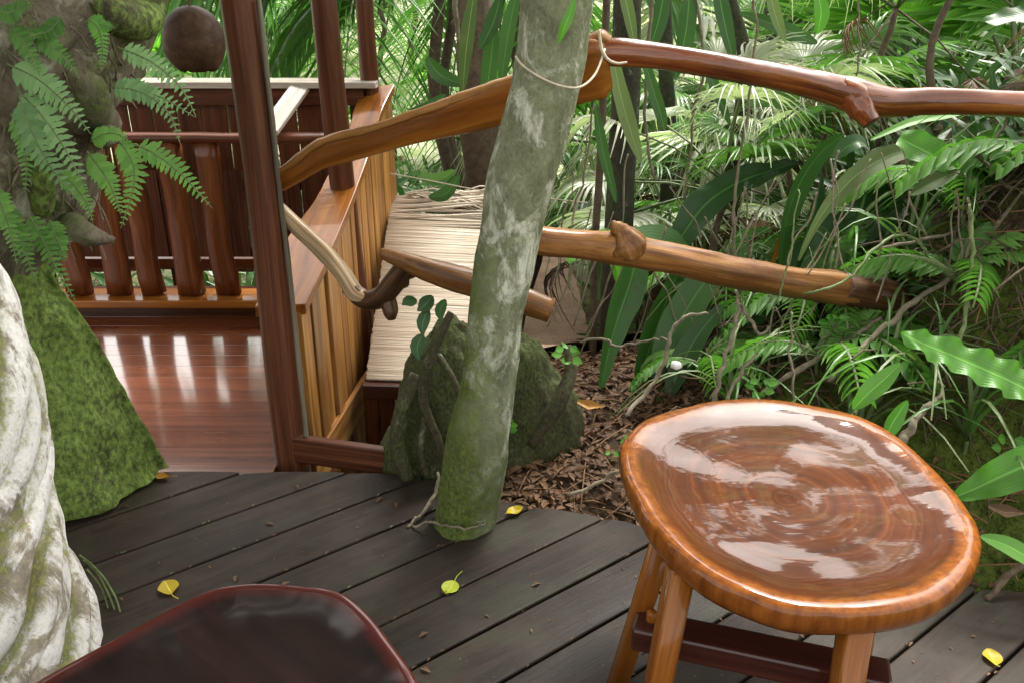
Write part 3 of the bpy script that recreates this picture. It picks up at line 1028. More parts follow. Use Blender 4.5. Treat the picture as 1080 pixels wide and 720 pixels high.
# the stem is a rope of fused, twisting strands
NS = 12
lens = [0.0]
for a_, c_ in zip(p, p[1:]): lens.append(lens[-1] + (c_ - a_).length)
for k in range(NS):
    a0 = k * 6.2832 / NS + .25 * math.sin(k * 2.7)
    tw = -4.4 * (1 + .12 * math.sin(k * 1.9))
    rs = .049 * (1 + .25 * math.sin(k * 3.3))
    sp, sr = [], []
    for i, c_ in enumerate(p):
        t_ = (p[min(i + 1, len(p) - 1)] - p[max(i - 1, 0)]).normalized()
        sd = t_.cross(Vector((0, 1, 0))).normalized()
        up_ = sd.cross(t_)
        a = a0 + tw * lens[i] + .35 * fbm(lens[i] * 2.2, k * 3.1)
        rad = r[i] * 1.01 - rs * (1.08 + .22 * fbm(lens[i] * 3, k * 5.0))
        sp.append(c_ + (sd * math.cos(a) + up_ * math.sin(a)) * rad)
        sr.append(rs * (1 + .22 * fbm(lens[i] * 3.4, k * 7.7, 2)))
    o_ = len(b.v)
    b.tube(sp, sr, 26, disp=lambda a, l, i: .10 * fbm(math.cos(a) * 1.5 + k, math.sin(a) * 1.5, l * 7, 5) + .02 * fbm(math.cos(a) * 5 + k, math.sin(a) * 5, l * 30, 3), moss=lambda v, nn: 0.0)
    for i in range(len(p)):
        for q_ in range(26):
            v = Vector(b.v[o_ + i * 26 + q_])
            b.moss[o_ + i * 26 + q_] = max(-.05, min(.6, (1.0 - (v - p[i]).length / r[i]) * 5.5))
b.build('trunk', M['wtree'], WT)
# loose hair roots beside its foot
b = MB()
for pts in ([(84, 585, 1.52, 1.1), (98, 596, 1.55, 1.1), (112, 612, 1.55, 1.0), (124, 635, 1.53, 1.0), (130, 662, 1.5, .9)],
            [(88, 590, 1.53, .9), (104, 606, 1.56, .9), (120, 640, 1.53, .9), (123, 664, 1.5, .8)],
            [(92, 600, 1.53, .8), (108, 622, 1.55, .8), (118, 658, 1.51, .7)]):
    p, r = pxpath(pts, 4)
    b.tube(p, r, 6)
b.build('hair_root', M['gvine'], WT)

# -- mossy stump behind the lichen tree
SP = thing('mossy_stump', 'dark mossy stump with knotted roots behind the lichen tree, below the cut log', 'stump', (-.1, 2.2, -.1))
b = MB()
def lump(centre, rad, seed, n=64, m=44, amp=.11):
    c = Vector(centre)
    vs_, gs_, fs, ms = [], [], [], []
    for i in range(m + 1):
        th_ = math.pi * i / m
        for j in range(n):
            ph = 2 * math.pi * j / n
            u = Vector((math.sin(th_) * math.cos(ph), math.sin(th_) * math.sin(ph), math.cos(th_)))
            k = 1 + amp * fbm(u.x * 1.6 + seed, u.y * 1.6, u.z * 1.6, 5) + .055 * fbm(u.x * 6 + seed, u.y * 6, u.z * 6, 5)
            vs_.append(c + Vector((u.x * rad[0], u.y * rad[1], u.z * rad[2])) * k); gs_.append(tuple(u)); ms.append(.12 + .25 * u.z)
    for i in range(m):
        for j in range(n): fs.append((i * n + j, (i + 1) * n + j, (i + 1) * n + (j + 1) % n, i * n + (j + 1) % n))
    b.add(vs_, fs, gs_, 0, True, ms)
lump((-.17, 2.22, .06), (.17, .15, .34), 1)
lump((-.03, 2.27, .06), (.17, .13, .33), 2)
lump((-.29, 2.21, -.08), (.12, .12, .21), 3)
lump((.07, 2.29, -.02), (.15, .12, .27), 4)
b.build('body', M['stump'], SP)
b = MB()
for pts in ([(476, 330, 2.1, 4), (455, 372, 2.05, 5), (446, 420, 2.04, 5), (462, 462, 2.03, 4), (472, 500, 2.02, 3)],
            [(440, 395, 2.10, 7), (424, 430, 2.07, 8), (420, 470, 2.06, 9), (430, 505, 2.05, 7)],
            [(462, 375, 2.08, 4), (480, 405, 2.03, 4), (489, 440, 2.0, 4), (478, 470, 1.98, 3)],
            [(560, 470, 2.05, 5), (585, 430, 2.06, 9), (602, 395, 2.1, 7), (598, 365, 2.15, 5)],
            [(448, 440, 2.04, 3), (444, 470, 2.02, 3.5), (450, 500, 2.0, 3)]):
    p, r = pxpath(pts, 6)
    b.tube(p, r, 10, disp=lumpy(.25, 9), moss=lambda v, nn: .02)
b.build('root', M['stump'], SP)
b = MB()
for pts, wd in (([(456, 312, 2.06), (448, 322, 2.04), (440, 328, 2.03)], 8), ([(452, 326, 2.05), (446, 340, 2.03), (446, 355, 2.02)], 7), ([(440, 318, 2.06), (430, 318, 2.04), (424, 322, 2.03)], 6),
                ([(470, 316, 2.06), (464, 328, 2.04), (466, 340, 2.02)], 6), ([(446, 352, 2.04), (440, 366, 2.02), (442, 380, 2.0)], 8)):
    q = [ay(*a) for a in spline(pts, 3)]
    w_ = wd * pxm(q[0])
    b.blade(q, [w_ * math.sin(math.pi * min(.97, .06 + i / (len(q) - 1))) for i in range(len(q))], (.1, -1, .5), .1)
b.build('climber_leaves', M['strap'], SP)

# ================================================================== rustic rails
t = thing('upper_plank_rail', 'bent orange-brown plank rail from the thick post to behind the lichen tree', 'rail', tuple(ay(290, 195, 2.27)))
b = MB()
p, r = pxpath([(286, 197, 2.27, 10), (310, 183, 2.25, 12), (335, 166, 2.23, 14.5), (365, 156, 2.21, 15), (400, 147, 2.18, 15), (435, 136, 2.15, 16.5), (475, 125, 2.12, 19), (520, 112, 2.09, 22), (560, 100, 2.06, 26), (600, 83, 2.04, 31), (628, 72, 2.03, 34), (641, 68, 2.03, 26)], 6)
b.tube(p, r, 16, squash=.42, up=Vector((0, -.28, 1)), superell=3.2, disp=lambda a, l, i: .10 * fbm(math.cos(a), math.sin(a), l * 5, 4))
b.build('plank', M['amber'], t)
b = MB()
p = [v + Vector((0, -.012, x * .92)) for v, x in zip(p, r)]
b.tube(p, [.011 + .004 * fbm(i * .3, 1) for i in range(len(p))], 10, squash=1.5, up=Vector((0, -.28, 1)), disp=lumpy(.25, 9))
b.build('sawn_edge', M['log'], t)

t = thing('upper_log_rail', 'long glossy red-brown branch rail with a broken knot, running to the right edge', 'rail', tuple(ay(640, 58, 2.0)))
b = MB()
p, r = pxpath([(622, 58, 2.03, 13), (650, 56, 2.02, 14.5), (700, 61, 2.02, 13.5), (760, 70, 2.03, 13.5), (832, 84, 2.05, 14), (879, 95, 2.06, 15.5), (905, 103, 2.06, 17.5), (925, 107, 2.06, 16.5), (948, 108, 2.07, 14.5), (995, 107, 2.08, 14), (1080, 111, 2.10, 14), (1180, 118, 2.13, 14), (1300, 130, 2.2, 14)], 7)
b.tube(p, r, 22, disp=lambda a, l, i: .12 * fbm(math.cos(a) * 1.3, math.sin(a) * 1.3, l * 4, 4) + .03 * fbm(math.cos(a) * 3, math.sin(a) * 3, l * 14, 3))
b.build('branch', M['rail'], t)
b = MB()
p, r = pxpath([(884, 96, 2.06, 14), (898, 103, 2.05, 16), (908, 113, 2.04, 14), (914, 122, 2.03, 11.5), (919, 130, 2.02, 9.5)], 5)
b.tube(p, r, 18, disp=lumpy(.22, 16))
b.build('knot', M['rail'], t)
b = MB()
b.tube([p[-1] - (p[-1] - p[-2]) * .3, p[-1] + (p[-1] - p[-2]) * .4, p[-1] + (p[-1] - p[-2]) * .6], [r[-1] * 1.03, r[-1] * .9, r[-1] * .6], 14, disp=lumpy(.2, 40))
b.build('broken_end', M['branch'], t)

t = thing('lower_log_rail', 'thick tan log rail with a raised knot, ending dark and blunt on the bank', 'rail', tuple(ay(640, 258, 2.0)))
b = MB()
p, r = pxpath([(548, 250, 2.02, 15), (580, 256, 2.02, 15), (620, 259, 2.03, 15.5), (650, 262, 2.03, 18), (680, 268, 2.05, 16.5), (722, 276, 2.07, 16), (770, 286, 2.10, 16.5), (830, 297, 2.16, 17), (880, 304, 2.22, 17.5), (920, 311, 2.27, 17), (944, 317, 2.30, 15), (949, 319, 2.305, 9)], 7)
b.tube(p, r, 22, disp=lambda a, l, i: .15 * fbm(math.cos(a) * 1.4, math.sin(a) * 1.4, l * 5, 5) + .03 * fbm(math.cos(a) * 4, math.sin(a) * 4, l * 10, 3))
b.build('log', M['log'], t)
b = MB()
p, r = pxpath([(662, 264, 2.03, 19), (658, 252, 2.02, 17), (652, 243, 2.015, 10), (648, 237, 2.01, 5), (647, 233, 2.01, 1.5)], 5)
b.tube(p, r, 18, disp=lumpy(.35, 26))
b.build('knot', M['log'], t)
b = MB()
p, r = pxpath([(888, 303, 2.215, 16), (905, 307, 2.236, 16.5), (925, 311, 2.26, 18), (940, 315, 2.285, 17.5), (948, 318, 2.30, 14)], 6)
b.tube(p, r, 26, disp=lambda a, l, i: .26 * fbm(math.cos(a) * 2, math.sin(a) * 2, l * 14, 4))
b.build('dark_end', M['branch'], t)

t = thing('forked_branch_rail', 'low rail of a pale stick grown into a dark fork, left of the lichen tree', 'rail', tuple(ay(300, 225, 2.25)))
b = MB()
p, r = pxpath([(284, 212, 2.27, 7), (294, 221, 2.25, 8), (320, 246, 2.22, 9), (345, 269, 2.19, 9.5), (362, 290, 2.16, 9), (375, 310, 2.14, 9.5), (390, 318, 2.12, 9)], 7)
b.tube(p, r, 16, disp=lumpy(.14, 8, 1))
b.build('stick', M['stick'], t)
b = MB()
p, r = pxpath([(368, 302, 2.15, 9), (382, 316, 2.13, 9.5), (400, 314, 2.11, 11), (414, 300, 2.10, 12), (424, 286, 2.09, 11), (432, 274, 2.08, 9)], 6)
b.tube(p, r, 16, disp=lumpy(.16, 10, 2))
p, r = pxpath([(402, 308, 2.11, 11), (409, 320, 2.10, 9), (412, 330, 2.09, 8), (413, 336, 2.09, 5)], 5)
b.tube(p, r, 12, disp=lumpy(.2, 12, 3))
p, r = pxpath([(424, 300, 2.10, 8), (424, 290, 2.09, 9), (436, 284, 2.09, 9)], 5)
b.tube(p, r, 12, disp=lumpy(.2, 12, 4))
b.build('fork', M['branch'], t)

t = thing('cut_log', 'short tan log passing behind the lichen tree, its sawn end showing on the right', 'rail', tuple(ay(480, 293, 2.05)))
b = MB()
LG = [(401, 266, 2.06, 4), (406, 268, 2.06, 6.5), (422, 274, 2.06, 9), (446, 283, 2.06, 12), (475, 292, 2.06, 14), (510, 303, 2.05, 14), (545, 314, 2.04, 14), (580, 327, 2.03, 13.5)]
p, r = pxpath(LG, 7)
b.tube(p, r, 20, disp=lambda a, l, i: .10 * fbm(math.cos(a) * 1.6, math.sin(a) * 1.6, l * 8, 4))
b.build('log', M['log'], t)
b = MB()
dv = (p[-1] - p[-2]).normalized()
b.tube([p[-1] - dv * .004, p[-1] + dv * .003, p[-1] + dv * .004], [r[-1] * 1.0, r[-1] * .98, r[-1] * .9], 20)
b.build('sawn_end', M['cut'], t)

# pale string round the lichen tree
b = MB()
p, r = pxpath([(638, 52, 1.96, 1.2), (628, 78, 1.90, 1.3), (612, 92, 1.83, 1.3), (592, 91, 1.815, 1.3), (570, 82, 1.82, 1.3), (552, 70, 1.84, 1.3), (544, 60, 1.88, 1.3)], 6)
b.tube(p, r, 6)
p, r = pxpath([(632, 32, 1.96, 1.6), (634, 50, 1.95, 2.0), (640, 62, 1.94, 1.8), (650, 67, 1.95, 1.6), (661, 66, 1.96, 1.2)], 6)
b.tube(p, r, 6)
tag(b.build('string', M['twine']), 'pale string tied round the lichen tree and the end of the glossy rail', 'string')
b = MB()
p, r = pxpath([(412, 183, 2.9, .7), (460, 192, 2.85, .7), (520, 203, 2.8, .7), (620, 214, 2.75, .7)], 4)
b.tube(p, r, 5)
tag(b.build('wire', M['twine']), 'thin pale wire stretched above the bamboo awning', 'wire')

# ================================================================== round slab table
SZ = .45
RIM = [(653, 476), (656, 500), (674, 540), (704, 580), (746, 614), (795, 637), (840, 650), (889, 652), (947, 648), (993, 634), (1026, 606), (1036, 582), (1030, 552), (1004, 517), (969, 480), (915, 445), (853, 428), (795, 422), (729, 428), (684, 443), (660, 460)]
rim = [az(x, y, SZ - .012) for x, y in RIM]
ctr = sum(rim, Vector()) / len(rim)
ctr.z = 0
TB = thing('slab_table', 'low round table cut from one glossy slab with an orange sapwood rim', 'table', (ctr.x, ctr.y, 0))
loop = spline([tuple(v) for v in rim] + [tuple(rim[0])], 7)[:-1]
loop = [Vector(v) for v in loop]
for _ in range(3):
    loop = [(loop[i - 1] + loop[i] * 2 + loop[(i + 1) % len(loop)]) / 4 for i in range(len(loop))]
b = MB()
RAD = [(k * .03, -.0165 + .003 * (k / 24) ** 2) for k in range(25)] + [(.80, -.010), (.86, -.0055), (.90, -.002), (.935, .0), (.96, -.001), (.98, -.004), (.993, -.010), (1.0, -.019), (.998, -.030), (.985, -.042), (.965, -.052), (.93, -.056), (.7, -.058), (.3, -.058), (0, -.058)]
vs_, gs_, fs = [], [], []
nl = len(loop)
for i, (rr, dz) in enumerate(RAD):
    for j, v in enumerate(loop):
        q = Vector((v.x - ctr.x, v.y - ctr.y, 0)) * rr
        lo2 = .0045 * fbm(q.x * 6, q.y * 6, 1.0, 2) if i < 36 and dz > -.006 or rr < .8 and dz > -.02 else .0
        edge_w = 0 if rr < .97 or dz < -.05 else .003 * fbm(v.x * 14, v.y * 14, dz * 40, 3)
        un = Vector((v.x - ctr.x, v.y - ctr.y, 0)).normalized()
        vs_.append(Vector((ctr.x, ctr.y, SZ + dz + lo2)) + q + un * edge_w); gs_.append((q.x, q.y, rr if dz > -.0105 or (rr < .8 and dz > -.02) else 1.1))
for i in range(len(RAD) - 1):
    for j in range(nl): fs.append((i * nl + j, i * nl + (j + 1) % nl, (i + 1) * nl + (j + 1) % nl, (i + 1) * nl + j))
fs = [f[::-1] for f in fs]
b.add(vs_, fs, gs_)
b.build('tabletop', M['seat'], TB)
def leg(topp, botp, w_):
    b = MB()
    topp, botp = Vector(topp), Vector(botp)
    b.tube([botp, topp.lerp(botp, .5), topp], [w_ * .5, w_ * .5, w_ * .52], 4 * 5, superell=5, squash=.9, up=Vector((0, 1, .2)), disp=lumpy(.03, 5))
    return b.build('leg', M['legs'], TB)
tl = az(718, 600, .40)
leg(tl, tl + Vector((-.05, -.05, -.40)), .047)
tb_ = az(712, 600, .40) + Vector((.0, .10, 0))
leg(tb_, tb_ + Vector((-.06, .05, -.40)), .04)
tr_ = az(903, 655, .40)
leg(tr_, tr_ + Vector((.00, -.03, -.40)), .047)
leg(tr_ + Vector((.10, .20, 0)), tr_ + Vector((.15, .25, -.40)), .045)
b = MB()
q0, q1 = az(668, 662, .20), az(905, 712, .20)
dv = (q1 - q0).normalized()
b.bar(q0, q1 + dv * .05, .064, .05)
b.build('stretcher', M['cross'], TB, bevel=.006)
b = MB()
pg = az(687, 653, .225)
b.tube([pg - Vector((0, 0, .02)), pg + Vector((0, 0, .016)), pg + Vector((0, 0, .02))], [.010, .010, .007], 12)
b.build('peg', M['legs'], TB)

# ================================================================== dark dished stool, nearest
DS = [(30, 719), (60, 702), (100, 681), (150, 654), (195, 630), (225, 617), (262, 611), (310, 613), (352, 618), (378, 632), (402, 657), (426, 691), (446, 720)]
dp = [az(x, y, .45) for x, y in DS]
cx = (dp[0].x + dp[-1].x) / 2
front = [Vector((-.075, .74, .45)), Vector((-.07, .60, .45)), Vector((-.13, .48, .45)), Vector((-.28, .42, .45)), Vector((-.46, .42, .45)), Vector((-.62, .48, .45)), Vector((-.70, .60, .45)), Vector((-.70, .74, .45))]
loop = [Vector(v) for v in spline([tuple(v) for v in dp + front] + [tuple(dp[0])], 7)[:-1]]
for _ in range(14):
    loop = [(loop[i - 1] + loop[i] * 2 + loop[(i + 1) % len(loop)]) / 4 for i in range(len(loop))]
ctr2 = sum(loop, Vector()) / len(loop)
ST = thing('dished_stool', 'dark red-brown stool with a broad dished seat and red rim, nearest the camera', 'stool', (ctr2.x, ctr2.y, 0))
RAD = [(0, -.030), (.2, -.0295), (.4, -.028), (.6, -.024), (.75, -.018), (.86, -.010), (.93, -.003), (.965, .0), (.985, -.003), (1.0, -.012), (1.0, -.028), (.985, -.040), (.95, -.045), (.5, -.05), (0, -.052)]
b = MB()
vs_, gs_, fs = [], [], []
nl = len(loop)
for i, (rr, dz) in enumerate(RAD):
    for j, v in enumerate(loop):
        q = Vector((v.x - ctr2.x, v.y - ctr2.y, 0)) * rr
        vs_.append(Vector((ctr2.x, ctr2.y, .45 + dz + (.003 * fbm(q.x * 8, q.y * 8, 4, 3) if i < 9 else 0))) + q); gs_.append((q.x * .6 + q.y * .8, -q.x * .8 + q.y * .6, rr if i < 10 else 1.1))
for i in range(len(RAD) - 1):
    for j in range(nl): fs.append((i * nl + j, (i + 1) * nl + j, (i + 1) * nl + (j + 1) % nl, i * nl + (j + 1) % nl))
b.add(vs_, fs, gs_)
b.build('seat', M['dseat'], ST)
for sx, sy in ((-1, 1), (1, 1), (-1, -1), (1, -1)):
    b = MB()
    tp = Vector((ctr2.x + sx * .15, ctr2.y + sy * .13, .41))
    b.tube([tp + Vector((sx * .05, sy * .04, -.41)), tp], [.02, .026], 16, disp=lumpy(.04, 4))
    b.build('leg', M['cross'], ST)

# ================================================================== fallen leaves lying on the deck
def flat_leaf(px, py, size, ang, mat, label, curl=.35, asp=.42, stalk=.5, zoff=.003):
    c = az(px, py, 0)
    dv = Vector((math.cos(ang), math.sin(ang), 0))
    b = MB()
    k = 9
    pts = [c + dv * (size * (i / k - .5)) + Vector((0, 0, zoff + size * curl * .18 * (2 * i / k - 1) ** 2)) for i in range(k + 1)]
    b.blade(pts, [size * asp * max(.03, math.sin(math.pi * (.03 + .94 * i / k)) ** .75) for i in range(k + 1)], (0, 0, 1), curl * .35, cols=4, wave=.002, wfreq=22)
    s0 = pts[0]
    b.tube([s0, s0 - dv * size * stalk * .5 + Vector((0, 0, .003)), s0 - dv * size * stalk + Vector((.006, .004, .002))], [.0012, .0011, .0009], 5)
    return tag(b.build('fallen_leaf', M[mat]), label, 'leaf', 'fallen leaves on the dark deck')
flat_leaf(178, 621, .056, R(125), 'yellow', 'yellow fallen leaf with dark spots beside the dark stool')
flat_leaf(475, 621, .046, R(-110), 'lime', 'lime-yellow fallen leaf with a long stalk, in the middle of the dark deck', .4, .46, .7)
flat_leaf(543, 541, .052, R(35), 'yellow', 'dull yellow curled leaf by the foot of the lichen tree', .8, .34, .2)
flat_leaf(1046, 695, .048, R(80), 'yellow', 'brownish yellow leaf on the deck right of the round table', .5, .4, .2)
flat_leaf(171, 505, .05, R(170), 'orange', 'small orange-brown leaf by the tip of the green buttress', .9, .3, .3)
rg = random.Random(8)
b = MB()
for k in range(150):
    p = az(rg.uniform(90, 1060), rg.uniform(505, 715), .002)
    if p.y > interp(EDGE, p.x) - .03: continue
    s_ = rg.choice((.002, .002, .003, .003, .004, .006, .011))
    a = rg.uniform(0, 6.28)
    dv = Vector((math.cos(a), math.sin(a), 0)) * s_
    b.blade([p - dv, p + Vector((0, 0, .002)), p + dv], [s_ * .2, s_ * .5, s_ * .15], (0, 0, 1), .3, cols=2)
for k in range(420):                                    # crumbs caught in the gaps between the boards
    nn_, t_ = rg.choice(cuts[2:14]), rg.uniform(-1.4, 1.6)
    x, y = d_[0] * t_ + n_[0] * nn_, d_[1] * t_ + n_[1] * nn_
    if y > interp(EDGE, x) - .03: continue
    s_ = rg.uniform(.002, .006)
    p = Vector((x + rg.uniform(-.004, .004), y + rg.uniform(-.004, .004), .001))
    dv = Vector((d_[0] + rg.uniform(-.5, .5), d_[1] + rg.uniform(-.5, .5), rg.uniform(-.1, .3))) * s_
    b.blade([p - dv, p + Vector((0, 0, .002)), p + dv], [s_ * .2, s_ * .5, s_ * .15], (0, 0, 1), .3, cols=2, mat=1 if x < -.3 and rg.random() < .6 else 0)
o = b.build('litter_specks', [M['dry'], M['olive']])
o['kind'] = 'stuff'

# ================================================================== plants: shared frond meshes
def fan_mesh(name, seed, nseg, L, spread, droop, mats, pet=.9, split=.45, keel=.5):
    """petiole along +Y from the origin, then a fan blade split into pleated fingers"""
    rg = random.Random(seed)
    b = MB()
    hub = Vector((0, pet, pet * .18))
    b.tube([(0, 0, 0), (0, pet * .5, pet * .14), hub], [.011, .009, .007], 6, mat=1)
    da = 2 * spread / nseg
    for k in range(nseg):
        a = -spread + (k + .5) * da
        l = L * (1 - .25 * (abs(a) / spread) ** 2) * rg.uniform(.88, 1.06)
        pts, wid = [], []
        dr = droop * rg.uniform(.6, 1.5)
        sway = rg.uniform(-.12, .12)
        for i in range(7):
            t_ = i / 6
            rr = l * t_
            aa = a + sway * t_ * t_
            z = keel * .25 * rr * abs(math.sin(a)) - dr * l * max(0, t_ - .3) ** 2
            pts.append(hub + Vector((math.sin(aa) * rr, math.cos(aa) * rr * (1 - .25 * dr * t_), z)))
            wid.append(max(.002, min(l * split, rr) * math.tan(da / 2) * 1.02 * (1 if t_ < split else (1 - (t_ - split) / (1 - split)) ** .7)))
        b.blade(pts, wid, (0, 0, 1), .5, cols=2)
    me = b.build(name, mats, link=False)
    return me
def feather_mesh(name, seed, npair, L, leafl, mats, arch=.35, droop=.5, leafw=.018):
    rg = random.Random(seed)
    b = MB()
    sp = []
    for i in range(17):
        t_ = i / 16
        sp.append(Vector((.05 * L * math.sin(t_ * 2 + seed), L * t_ * (1 - .12 * t_ * t_), L * (arch * t_ - (arch + .45) * t_ ** 2.4))))
    b.tube(sp, [.014 * (1 - .8 * i / 16) for i in range(17)], 6, mat=1)
    for k in range(npair):
        t_ = .16 + .83 * k / npair
        i = min(15, int(t_ * 16)); f = t_ * 16 - i
        p = sp[i].lerp(sp[i + 1], f)
        tg = (sp[i + 1] - sp[i]).normalized()
        for sgn in (-1, 1):
            l = leafl * math.sin(math.pi * min(.98, .12 + t_ * .82)) ** .6 * rg.uniform(.85, 1.1)
            out = Vector((sgn, 0, .18)) + tg * rg.uniform(.45, .75)
            out.normalize()
            dr = droop * rg.uniform(.7, 1.4)
            pts = [p + out * (l * s_) - Vector((0, 0, dr * l * s_ * s_)) for s_ in (0, .25, .5, .75, 1)]
            ww = leafw * rg.uniform(.8, 1.15)
            b.blade(pts, [ww * .4, ww, ww, ww * .7, .001], (sgn * .2, -.2, 1), .25, cols=2)
    return b.build(name, mats, link=False)
def broad_mesh(name, seed, L, W, mats, pet=.3, arch=.5):
    rg = random.Random(seed)
    b = MB()
    pts = [Vector((0, pet * t_, pet * arch * t_)) for t_ in (0, .5, 1)]
    b.tube(pts, [.008, .007, .005], 6, mat=1)
    q = pts[-1]
    mid = [q + Vector((.04 * math.sin(i), L * i / 10 * (1 - .02 * i), L * (arch * i / 10 - (arch + .35) * (i / 10) ** 2.2))) for i in range(11)]
    b.blade(mid, [W * max(.02, math.sin(math.pi * (.04 + .94 * i / 10)) ** .8) for i in range(11)], (0, 0, 1), .18, wave=.015, wfreq=3.5, cols=6)
    return b.build(name, mats, link=False)

FAN = [fan_mesh('frond', s, 30, .62, R(118), .55, [M['fan'], M['stem']]) for s in (1, 2)] + [fan_mesh('frond', 3, 26, .60, R(105), 1.15, [M['fan'], M['stem']], split=.35)]
FANB = [fan_mesh('frond', s, 28, .62, R(100), .18, [M['fanb'], M['stem']], pet=.42, split=.6) for s in (4, 5)]
FANW = [fan_mesh('frond', s, 26, .58, R(110), 1.0, [M['fanw'], M['stem']], split=.4) for s in (6, 7)] + [fan_mesh('frond', 8, 24, .55, R(100), 1.6, [M['fanw'], M['stem']], split=.3)]
FEA = [feather_mesh('frond', s, 34, 2.1, .52, [M['palm'], M['stem']], .35, d) for s, d in ((1, .6), (2, 1.0))]
FEAP = [feather_mesh('frond', s, 30, 1.7, .42, [M['fanw'], M['stem']], .3, .55, .014) for s in (3, 4)]
DRYF = [fan_mesh('dead_frond', 9, 20, .55, R(95), 1.6, [M['dry'], M['bstem']], split=.3)]
BRO = [broad_mesh('leaf_blade', s, .55, .085, [M['strap'], M['stem']]) for s in (1, 2)]
BROB = [broad_mesh('leaf_blade', s, .45, .09, [M['fan'], M['stem']]) for s in (3, 4)]

def plant(name, label, cat, group, crown_at, meshes, count, elev, scale, seed, stem_r=.035, part='frond', az0=None, azr=6.283, mat='bstem', ground=None):
    rg = random.Random(seed)
    c = Vector(crown_at)
    gz = ground_z(c.x, c.y) if ground is None else ground
    gz = min(gz, c.z - .04)
    t = thing(name, label, cat, (c.x, c.y, gz), group)
    b = MB()
    h = c.z - gz
    pts = [Vector((c.x + .04 * h * math.sin(i * .9 + seed), c.y + .03 * h * math.cos(i * 1.1), gz - .05 + (h + .05) * i / 8)) for i in range(8)] + [c]
    b.tube(pts, [stem_r * (1.25 - .35 * i / 8) for i in range(9)], 10, disp=lumpy(.12, 9, seed))
    b.build('stem', M[mat], t)
    for k in range(count):
        if azr > 6: a = k * 2.39996 + rg.uniform(-.3, .3)
        else: a = az0 + azr * ((k + .5) / count - .5) + rg.uniform(-.1, .1)
        src = meshes[rg.randrange(len(meshes))]
        e = lerp(elev[0], elev[1], ((k * .618) % 1)) + rg.uniform(-.12, .12)
        s_ = scale * rg.uniform(.85, 1.12)
        child(src, src, t, c - t.location, (e, rg.uniform(-.25, .25), -a), (s_, s_, s_))
    if cat == 'palm' and name == 'fan_palm' and h > .3:
        for k in range(2):
            o = child(DRYF[0], DRYF[0], t, c - t.location, (-.75 + rg.uniform(-.3, .2), 0, rg.uniform(0, 6.28)), (scale * .8,) * 3)
            o['label'] = 'withered brown frond'
    return t

# -- the palms one can point at
P_ = [
 ('fan_palm', 'bright green fan palm above the knot of the glossy rail', (945, 118, 4.3), FANB, 7, (.9, 1.5), 1.0, 41),
 ('fan_palm', 'tall bright green fan palm in the top right corner', (1066, 104, 4.0), FANB, 7, (.9, 1.5), 1.0, 42),
 ('fan_palm', 'pale drooping fan palm between the two rails beside the slim trunk', (722, 178, 4.6), FANW, 10, (-.25, .75), .85, 43),
 ('fan_palm', 'pale silvery fan palm with hanging fingers low behind the lower rail', (775, 208, 4.0), FANW, 9, (-.35, .6), .72, 44),
 ('fan_palm', 'mid green fan palm under the middle of the glossy rail', (830, 150, 5.0), FAN, 10, (-.2, .9), .9, 45),
 ('fan_palm', 'small bright fan palm just below the glossy rail', (850, 168, 4.2), FANB, 6, (.0, .7), .5, 46),
 ('fan_palm', 'pale fan palm high behind the glossy rail near the middle', (850, 60, 6.4), FANW, 11, (-.2, 1.0), 1.05, 47),
 ('fan_palm', 'pale fan palm behind the rail knot, lower right of the bright fan', (985, 100, 5.4), FANW, 10, (-.2, .8), .9, 48),
 ('feather_palm', 'feather palm whose long fronds hang over the tall railing', (560, -60, 5.3), FEA, 7, (.2, .6), 1.0, 49),
 ('feather_palm', 'second feather palm, added to dim the floor reflection, its fronds sweeping left above the tall railing, lower than the first', (470, -50, 4.9), FEA, 8, (.15, .6), .95, 56),  # added so its fronds block sky reflected in the floor's near edge
 ('feather_palm', 'dark feather palm left of the lichen tree, behind the balustrade', (478, -20, 5.9), FEA, 10, (-.4, .5), .9, 50),
 ('feather_palm', 'pale feather palm far above the bamboo awning', (400, 6, 11.0), FEA, 12, (-.3, .8), 1.2, 51),
 ('feather_palm', 'pale feather palm with thin leaflets under the rail in the middle', (800, 120, 6.0), FEAP, 9, (-.2, .6), .8, 52),
 ('fan_palm', 'dark green fan palm right of the slim trunk, low behind the rails', (690, 250, 4.4), FAN, 8, (-.2, .7), .7, 53),
 ('fan_palm', 'pale yellow-green fan palm at the top edge left of the bright fan palms', (900, 112, 5.2), FANB, 6, (.9, 1.5), 1.0, 61),
 ('fan_palm', 'pale washed-out fan palm between the two bright fan palms at the upper right', (1006, 120, 5.0), FANW, 9, (.3, 1.3), 1.0, 62),
 ('feather_palm', 'feather palm at the upper right behind the bank', (1020, 140, 5.6), FEA, 9, (-.2, .8), .8, 54),
]
for name, lab, at3, meshes, cnt, el, sc, sd in P_:
    plant(name, lab, 'palm', 'palms beyond the rails', ay(*at3), meshes, cnt, el, sc, sd, **({'az0': -1.45, 'azr': 1.1} if sd in (49, 56) else {'az0': 0, 'azr': 1.9} if sd in (41, 42, 61) else {}))

